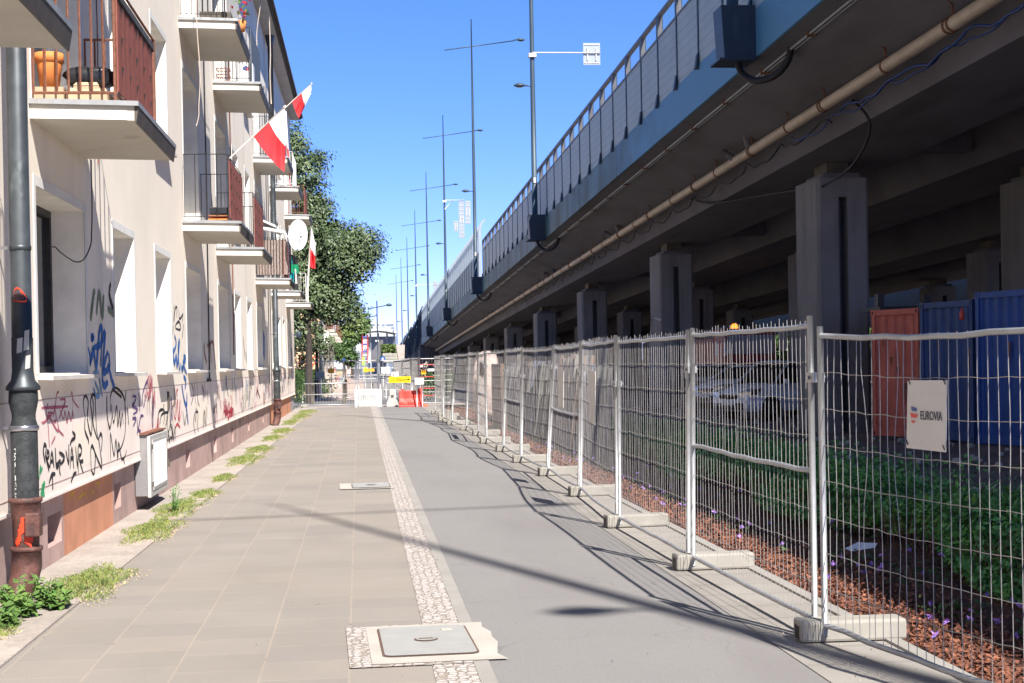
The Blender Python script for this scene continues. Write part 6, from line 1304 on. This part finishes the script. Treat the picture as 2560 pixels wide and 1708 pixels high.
# water filled barriers
def white_barrier(cx, Y, L, lab, rz=0):
    t_ = thing('plastic_barrier', (cx, Y, 0), lab, 'barrier', 'plastic road barriers', rz=rz); t_['_o'] = (0, 0, 0)
    prof = [(-.24, 0), (.24, 0), (.24, .12), (.17, .25), (.15, .5), (.10, .58), (.10, .70), (.07, .74), (-.07, .74), (-.10, .70), (-.10, .58), (-.15, .5), (-.17, .25), (-.24, .12)]
    q = MB(); q.prism([Vector((-L/2+.06, y, z)) for y, z in prof], (L-.12, 0, 0)); q.build('body', 'white_plastic', t_, bevel=.02)
    q = MB()
    for i in range(7): x = lerp(-L/2+.2, L/2-.2, i/6); q.box(x-.008, x+.008, -.19, -.165, .18, .5)
    for x in (-L/2+.3, L/2-.3): q.tube([(x-.03, -.255, .02), (x, -.18, .3), (x+.02, -.16, .5), (x+.01, -.11, .7)], .012, 5)
    q.build('ribs', 'sign_back', t_)
    q = MB(); [q.lathe((x, 0, 0), [(.10, 0), (.09, .7), (.001, .72)], 12) for x in (-L/2, L/2)]; q.build('coupling', 'white_paint', t_)
    return t_
a, b_ = at(892, 1015, 61.2), at(949, 1015, 61.2); white_barrier((a.x+b_.x)/2, 61.2, b_.x-a.x, 'white plastic water barrier standing broadside in the middle of the street')
# end-on white barrier: profile with hole
p = at(981, 1015, 60.5); t_ = thing('plastic_barrier', (p.x, 60.5, 0), 'white plastic barrier seen end on, with a round hole through it', 'barrier', 'plastic road barriers')
q = MB(); prof = [(-.24, 0), (-.24, .14), (-.17, .3), (-.10, .48), (-.12, .66), (-.10, .72), (.10, .72), (.12, .66), (.10, .48), (.17, .3), (.24, .14), (.24, 0)]; q.prism([Vector((p.x+x, 60.5, z)) for x, z in prof], (0, .9, 0)); q.build('body', 'white_plastic', t_, bevel=.015)
q = MB(); q.disc((p.x, 60.49, .43), .065, 20, 'y'); q.build('hole', 'flash_dark', t_)
a, b_ = at(998, 1018, 59.8), at(1058, 1018, 59.8); L = b_.x-a.x; t_ = thing('plastic_barrier', ((a.x+b_.x)/2, 59.8, 0), 'red plastic barrier with sun bleached side at the right end of the row', 'barrier', 'plastic road barriers')
q = MB(); cx = (a.x+b_.x)/2; q.prism([Vector((cx-L/2, 59.8+y, z)) for y, z in [(-.22, .10), (.22, .10), (.22, .2), (.12, .35), (.12, .66), (-.12, .66), (-.12, .35), (-.22, .2)]], (L, 0, 0)); bo = q.build('body', 'red_plastic', t_, bevel=.02)
q = MB(); [q.box(cx+d_*L-.012, cx+d_*L+.012, 59.665, 59.69, .3, .62) for d_ in (-.25, .05, .3)]; [q.box(cx+d_*L-.05, cx+d_*L+.05, 59.72, 59.88, .66, .74) for d_ in (-.35, .3, .42)]; q.build('ribs', 'red_plastic', bo)
q = MB(); q.box(cx-L/2, cx+L/2+.18, 59.5, 60.05, .0, .095); q.build('foot', 'logo_red', t_, bevel=.02)
q = MB(); [q.disc((cx+L/2+.05+.07*i, 59.495, .05), .022, 10, 'y') for i in range(2)]; q.build('reflector', 'orange_sign', t_)
# signs at the closure
def board(px, Y, m, lab, name='road_sign', post=True, cat='sign', th=.02, legs=1):
    (x0, y0, x1, y1) = px; a, b_ = at(x0, y0, Y), at(x1, y1, Y); t_ = thing(name, ((a.x+b_.x)/2, Y, 0), lab, cat)
    q = MB(); q.box(a.x, b_.x, Y, Y+th, b_.z, a.z); q.build('board', m, t_)
    if post:
        q = MB(); xs = [(a.x+b_.x)/2] if legs == 1 else [lerp(a.x, b_.x, .2), lerp(a.x, b_.x, .8)]
        for x in xs: q.tube([(x, Y+th+.03, 0), (x, Y+th+.03, a.z+.1)], .028, 6)
        q.build('post', 'galv', t_)
    return t_, a, b_
t_, a, b_ = board((972, 942, 1027, 956.5), 60.8, 'yellow_sign', 'yellow detour sign with black words and an arrow pointing right, above the red barrier', legs=2)
text('lettering', 'r.2. Objazd', .165, 'black', ((a.x*.58+b_.x*.42), 60.795, (a.z+b_.z)/2), (rad(90), 0, 0), t_, .0005, sx=.83)
q = MB(); zc = (a.z+b_.z)/2; xr = b_.x-.035; q.quad((xr-.16, 60.794, zc-.012), (xr-.07, 60.794, zc-.012), (xr-.07, 60.794, zc+.012), (xr-.16, 60.794, zc+.012)); q.quad((xr-.08, 60.793, zc-.045), (xr, 60.793, zc), (xr-.08, 60.793, zc+.045)); q.build('arrow', 'black', t_)
t_, a, b_ = board((1037, 945, 1060, 961), 59.3, 'white_paint', 'white notice with printed lines on two posts right of the yellow detour sign', legs=2)
q = MB(); [q.box(lerp(a.x, b_.x, .12), lerp(a.x, b_.x, .7+.2*(i % 2)), 59.285, 59.29, a.z-.06-.045*i, a.z-.05-.045*i) for i in range(4)]; q.build('printed_lines', 'grey_sign', t_)
board((953, 918, 975.5, 933.5), 73.5, 'white_paint', 'white rectangular board on the fence left of the yellow detour sign'); board((979, 930, 996.5, 941.5), 66, 'white_paint', 'small white board just above the yellow detour sign')
board((819.5, 921.5, 836, 933), 74.5, 'orange_sign', 'small orange sign left of the pedestrian', 'road_sign'); board((908, 919, 919, 930), 100, 'yellow_sign', 'yellow square sign right of the pedestrian'); board((920, 922, 936, 929), 100.3, 'orange_sign', 'small orange arrow shaped board next to the yellow square sign')
board((789, 929, 812, 945), 74.6, 'grey_sign', 'grey sign board seen from behind in front of the hedge'); board((905, 893, 913, 913), 120, 'green_sign', 'bright green vertical sign beside the lattice frame', th=.05)
board((1050, 914, 1063, 918), 60.8, 'white_paint', 'small white strip high on the yard fence', post=False); board((1053, 926, 1065, 936), 60.8, 'orange_sign', 'orange bag like sign on the yard fence', post=False); board((1069, 922, 1086, 928), 60.8, 'flag_white', 'pinkish white strip on the yard fence', post=False)
q = MB(); pts = [at(x, y, 60.7) for x, y in ((1060, 912), (1067, 905), (1068, 914), (1064, 923), (1058, 922), (1059, 914))]; q.tube(pts, .025, 6); tag(q.build('hose_loop', 'cable_beige'), 'pale loop of hose hung on the yard fence', 'hose')
bs = thing('road_sign', at(957, 930, 110), 'round blue traffic sign on a pole down the street', 'sign')
q = MB(); c_ = at(957, 897.5, 110); q.disc(c_, .20, 24, 'y'); q.build('disc', 'cont_blue', bs); q = MB(); q.box(c_.x-.025, c_.x+.025, 109.98, 109.99, c_.z-.12, c_.z+.12); q.box(c_.x-.1, c_.x+.1, 109.975, 109.985, c_.z-.02, c_.z+.02); q.build('symbol', 'white_paint', bs)
q = MB(); q.tube([(c_.x, 110.05, 0), c_+Vector((0, .05, .2))], .03, 6); q.build('post', 'galv', bs)
t_, a, b_ = board((856, 897, 863, 902), 125, 'cont_blue', 'small blue sign far down the street left')
# street poles in the middle distance
pl = [(at(945, 1000, 66).x, 66, at(945, 745, 66).z, 'thin tall mast with two short side arms rising in the middle of the street view')]
m0 = thing('street_lamp', at(942, 907, 150), 'slim far street lamp with two staggered arms standing left of the elevated road', 'street lamp')
q = MB(); q.tube([(at(945, 907, 150).x, 150, 0), at(942, 752, 150)], .06, 7); q.build('pole', 'lamp_metal', m0)
q = MB(); q.tube([at(918, 773, 150), at(975, 762, 150)], .05, 6); q.tube([at(918, 794, 150), at(942, 789, 150)], .05, 6); q.build('arm', 'lamp_metal', m0); q = MB(); q.lathe(at(973, 762.5, 150), [(.001, -.35), (.13, -.2), (.15, .1), (.001, .35)], 8, 'x'); q.build('lamp_head', 'lamp_metal', m0)
# ------------------------------------------------------------------ vehicles in the shade
def car(loc, rz, m, lab, S=1.0, H=1.62):
    t_ = thing('parked_car', loc, lab, 'car', 'cars parked under the elevated road', rz=rz); t_['_o'] = (0, 0, 0)
    # side outline, nose at x=0, length 4.3
    st = [(0.0, .34, .62, .66), (.12, .24, .80, .80), (.9, .22, .96, .87), (1.15, .22, 1.02, .88), (2.6, .22, 1.05, .89), (3.8, .24, 1.06, .88), (4.15, .28, 1.02, .82), (4.3, .36, .80, .74)]
    q = MB(); n = 12; vs = []
    for (x, zb, zt, w_) in st:
        ring = [(w_*.96, zb), (w_, zb+.12), (w_, (zb+zt)/2), (w_*.97, zt-.08), (w_*.88, zt), (w_*.4, zt+.03), (-w_*.4, zt+.03), (-w_*.88, zt), (-w_*.97, zt-.08), (-w_, (zb+zt)/2), (-w_, zb+.12), (-w_*.96, zb)]
        vs += [(x, y, z) for y, z in ring]
    fs = [(i*n+k, i*n+(k+1) % n, (i+1)*n+(k+1) % n, (i+1)*n+k) for i in range(len(st)-1) for k in range(n)]+[tuple(range(n)), tuple(reversed(range((len(st)-1)*n, len(st)*n)))]
    q.add(vs, fs, True); q.build('body', m, t_, bevel=.0, fixn=True)
    cab = [(1.05, 1.0, .80), (1.75, H-.06, .62), (2.4, H, .60), (3.5, H-.08, .60), (4.1, 1.03, .74)]
    q = MB(); vs = []
    for (x, z, w_) in cab: vs += [(x, -w_, z), (x, w_, z)]
    base = [(1.05, -.80, 1.0), (1.05, .80, 1.0), (1.75, -.82, 1.03), (1.75, .82, 1.03), (2.4, -.83, 1.04), (2.4, .83, 1.04), (3.5, -.83, 1.05), (3.5, .83, 1.05), (4.1, -.74, 1.03), (4.1, .74, 1.03)]
    o = len(vs); vs += base; f2 = []
    for i in range(4): f2 += [(2*i, 2*i+2, 2*i+3, 2*i+1), (2*i, o+2*i, o+2*i+2, 2*i+2), (2*i+1, 2*i+3, o+2*i+3, o+2*i+1)]
    q.add(vs, f2); q.build('windows', 'glass_dark', t_, fixn=True)
    q = MB()
    for s_ in (-1, 1):
        q.tube([(1.03, s_*.80, 1.0), (1.74, s_*.625, H-.05), (2.4, s_*.605, H), (3.5, s_*.605, H-.08), (4.12, s_*.74, 1.03)], .035, 6)
        for x, xt in ((2.35, 2.4), (3.3, 3.25)): q.tube([(x, s_*.835, 1.03), (xt, s_*.61, H-.01)], .035, 6)
    q.hexa([(1.72, -.62, H-.05), (3.55, -.6, H-.09), (3.55, .6, H-.09), (1.72, .62, H-.05), (1.8, -.58, H+.0), (3.5, -.56, H-.02), (3.5, .56, H-.02), (1.8, .58, H+.0)]); q.build('roof', m, t_)
    for s_ in (-1, 1):
        q = MB(); q.hexa([(-.01, s_*.40, .66), (.10, s_*.78, .66), (.42, s_*.815, .78), (.12, s_*.5, .72), (.02, s_*.42, .78), (.13, s_*.80, .80), (.55, s_*.84, .90), (.2, s_*.5, .86)]); q.build('headlight', 'chrome', t_)
        q = MB(); q.box(1.3, 1.42, s_*.86, s_*1.03, 1.0, 1.15) if s_ > 0 else q.box(1.3, 1.42, -1.03, -.86, 1.0, 1.15); q.build('mirror', m, t_, bevel=.03)
        for x in (.85, 3.4):
            q = MB(); q.lathe((x, s_*.80, .33), [(.001, -.1), (.33, -.1), (.345, -.06), (.345, .08), (.33, .11), (.24, .11), (.22, .08), (.001, .08)], 24, 'y'); w_ = q.build('wheel', 'tyre', t_)
            q = MB(); [q.hexa([(x-.02, s_*.915-.01, .33), (x+.02, s_*.915-.01, .33), (x+.02, s_*.915+.01, .33), (x-.02, s_*.915+.01, .33)]+[(x+.21*math.cos(a)+dx, s_*.905+dy, .33+.21*math.sin(a)) for dx, dy in ((-.02, -.01), (.02, -.01), (.02, .01), (-.02, .01))]) for a in [k_*2*math.pi/5+.3 for k_ in range(5)]]
            q.lathe((x, s_*.90, .33), [(.235, -.0), (.225, .02), (.21, 0)], 20, 'y'); q.build('rim', 'chrome', w_)
    q = MB(); q.box(-.02, .06, -.35, .35, .60, .74); q.box(-.0, .04, -.6, .6, .30, .48); q.build('grille', 'black_plastic', t_); q = MB(); q.box(-.035, -.02, -.25, .25, .42, .53); q.build('plate', 'white_paint', t_)
    t_.scale = (S, S, S); return t_
p = at(1822, 1020, 41.5); car((p.x, 41.5, -.03), rad(28), 'car_silver', 'silver car with large headlight parked behind the fence, nearest of the cars', 1.0, 1.66)
p = at(1763, 1020, 50); car((p.x, 50, -.03), rad(30), 'car_white', 'pale car parked beyond the silver one, partly hidden by it', 1.0, 1.5)
p = at(1692, 1020, 58); car((p.x, 58, -.03), rad(32), 'car_silver', 'dark looking car farthest back in the row under the elevated road', 1.0, 1.5)
p = at(1812, 900, 62); tk = thing('truck', (p.x, 62, 0), 'dark red truck with a lit orange beacon standing in the shade behind the cars', 'truck')
x0 = p.x; q = MB(); q.hexa([(x0, 62, .9), (x0+2.3, 62, .9), (x0+2.3, 64.2, .9), (x0, 64.2, .9), (x0+.06, 62.15, 3.0), (x0+2.24, 62.15, 3.0), (x0+2.24, 64.2, 3.0), (x0+.06, 64.2, 3.0)]); q.build('cab', 'truck_red', tk, bevel=.06)
q = MB(); q.box(x0+.15, x0+2.15, 61.98, 62.06, 1.9, 2.7); q.build('windscreen', 'glass_dark', tk); q = MB(); q.box(x0+.05, x0+2.3, 64.4, 69, .95, 2.6); q.build('load_body', 'truck_red', tk)
for x in (x0+.15, x0+2.15):
    for y_ in (63, 68): q = MB(); q.lathe((x, y_, .5), [(.001, -.15), (.5, -.15), (.5, .15), (.001, .15)], 20, 'x'); q.build('wheel', 'tyre', tk)
q = MB(); q.box(x0-.1, x0+2.4, 61.85, 62.0, .5, .85); q.build('bumper', 'black_plastic', tk, bevel=.03); q = MB(); q.box(x0+2.35, x0+2.75, 61.9, 62.0, 2.0, 2.9); q.build('mirror', 'sign_light', tk, bevel=.03)
bc = at(1845, 819, 62); q = MB(); q.lathe((bc.x, 62.6, 3.0), [(.16, 0), (.15, .12), (.10, .2), (.001, .22)], 14); q.build('beacon', 'beacon', tk)
hv = thing('hanging_vests', at(1800, 850, 47), 'pale yellow and white work vests hanging on a line behind the fence', 'clothing')
for i, (x, y0, y1, w_) in enumerate(((1787, 853, 890, 10), (1809, 846, 890, 9), (1822, 850, 882, 6))):
    q = MB(); a, b_ = at(x, y0, 47), at(x+w_, y1, 47); q.hexa([(a.x, 47, b_.z), (b_.x, 47, b_.z), (b_.x, 47.08, b_.z), (a.x, 47.08, b_.z), (a.x+.03, 47, a.z), (b_.x-.03, 47, a.z), (b_.x-.03, 47.06, a.z), (a.x+.03, 47.06, a.z)]); q.build('vest', 'shirt', hv, bevel=.02)
q = MB(); q.tube([at(1760, 845, 47.05), at(1850, 838, 47.05)], .008, 5); q.build('line', 'cable_beige', hv)
# tidy up
for o in bpy.data.objects:
    if '_o' in o: del o['_o']
bpy.context.view_layer.update()
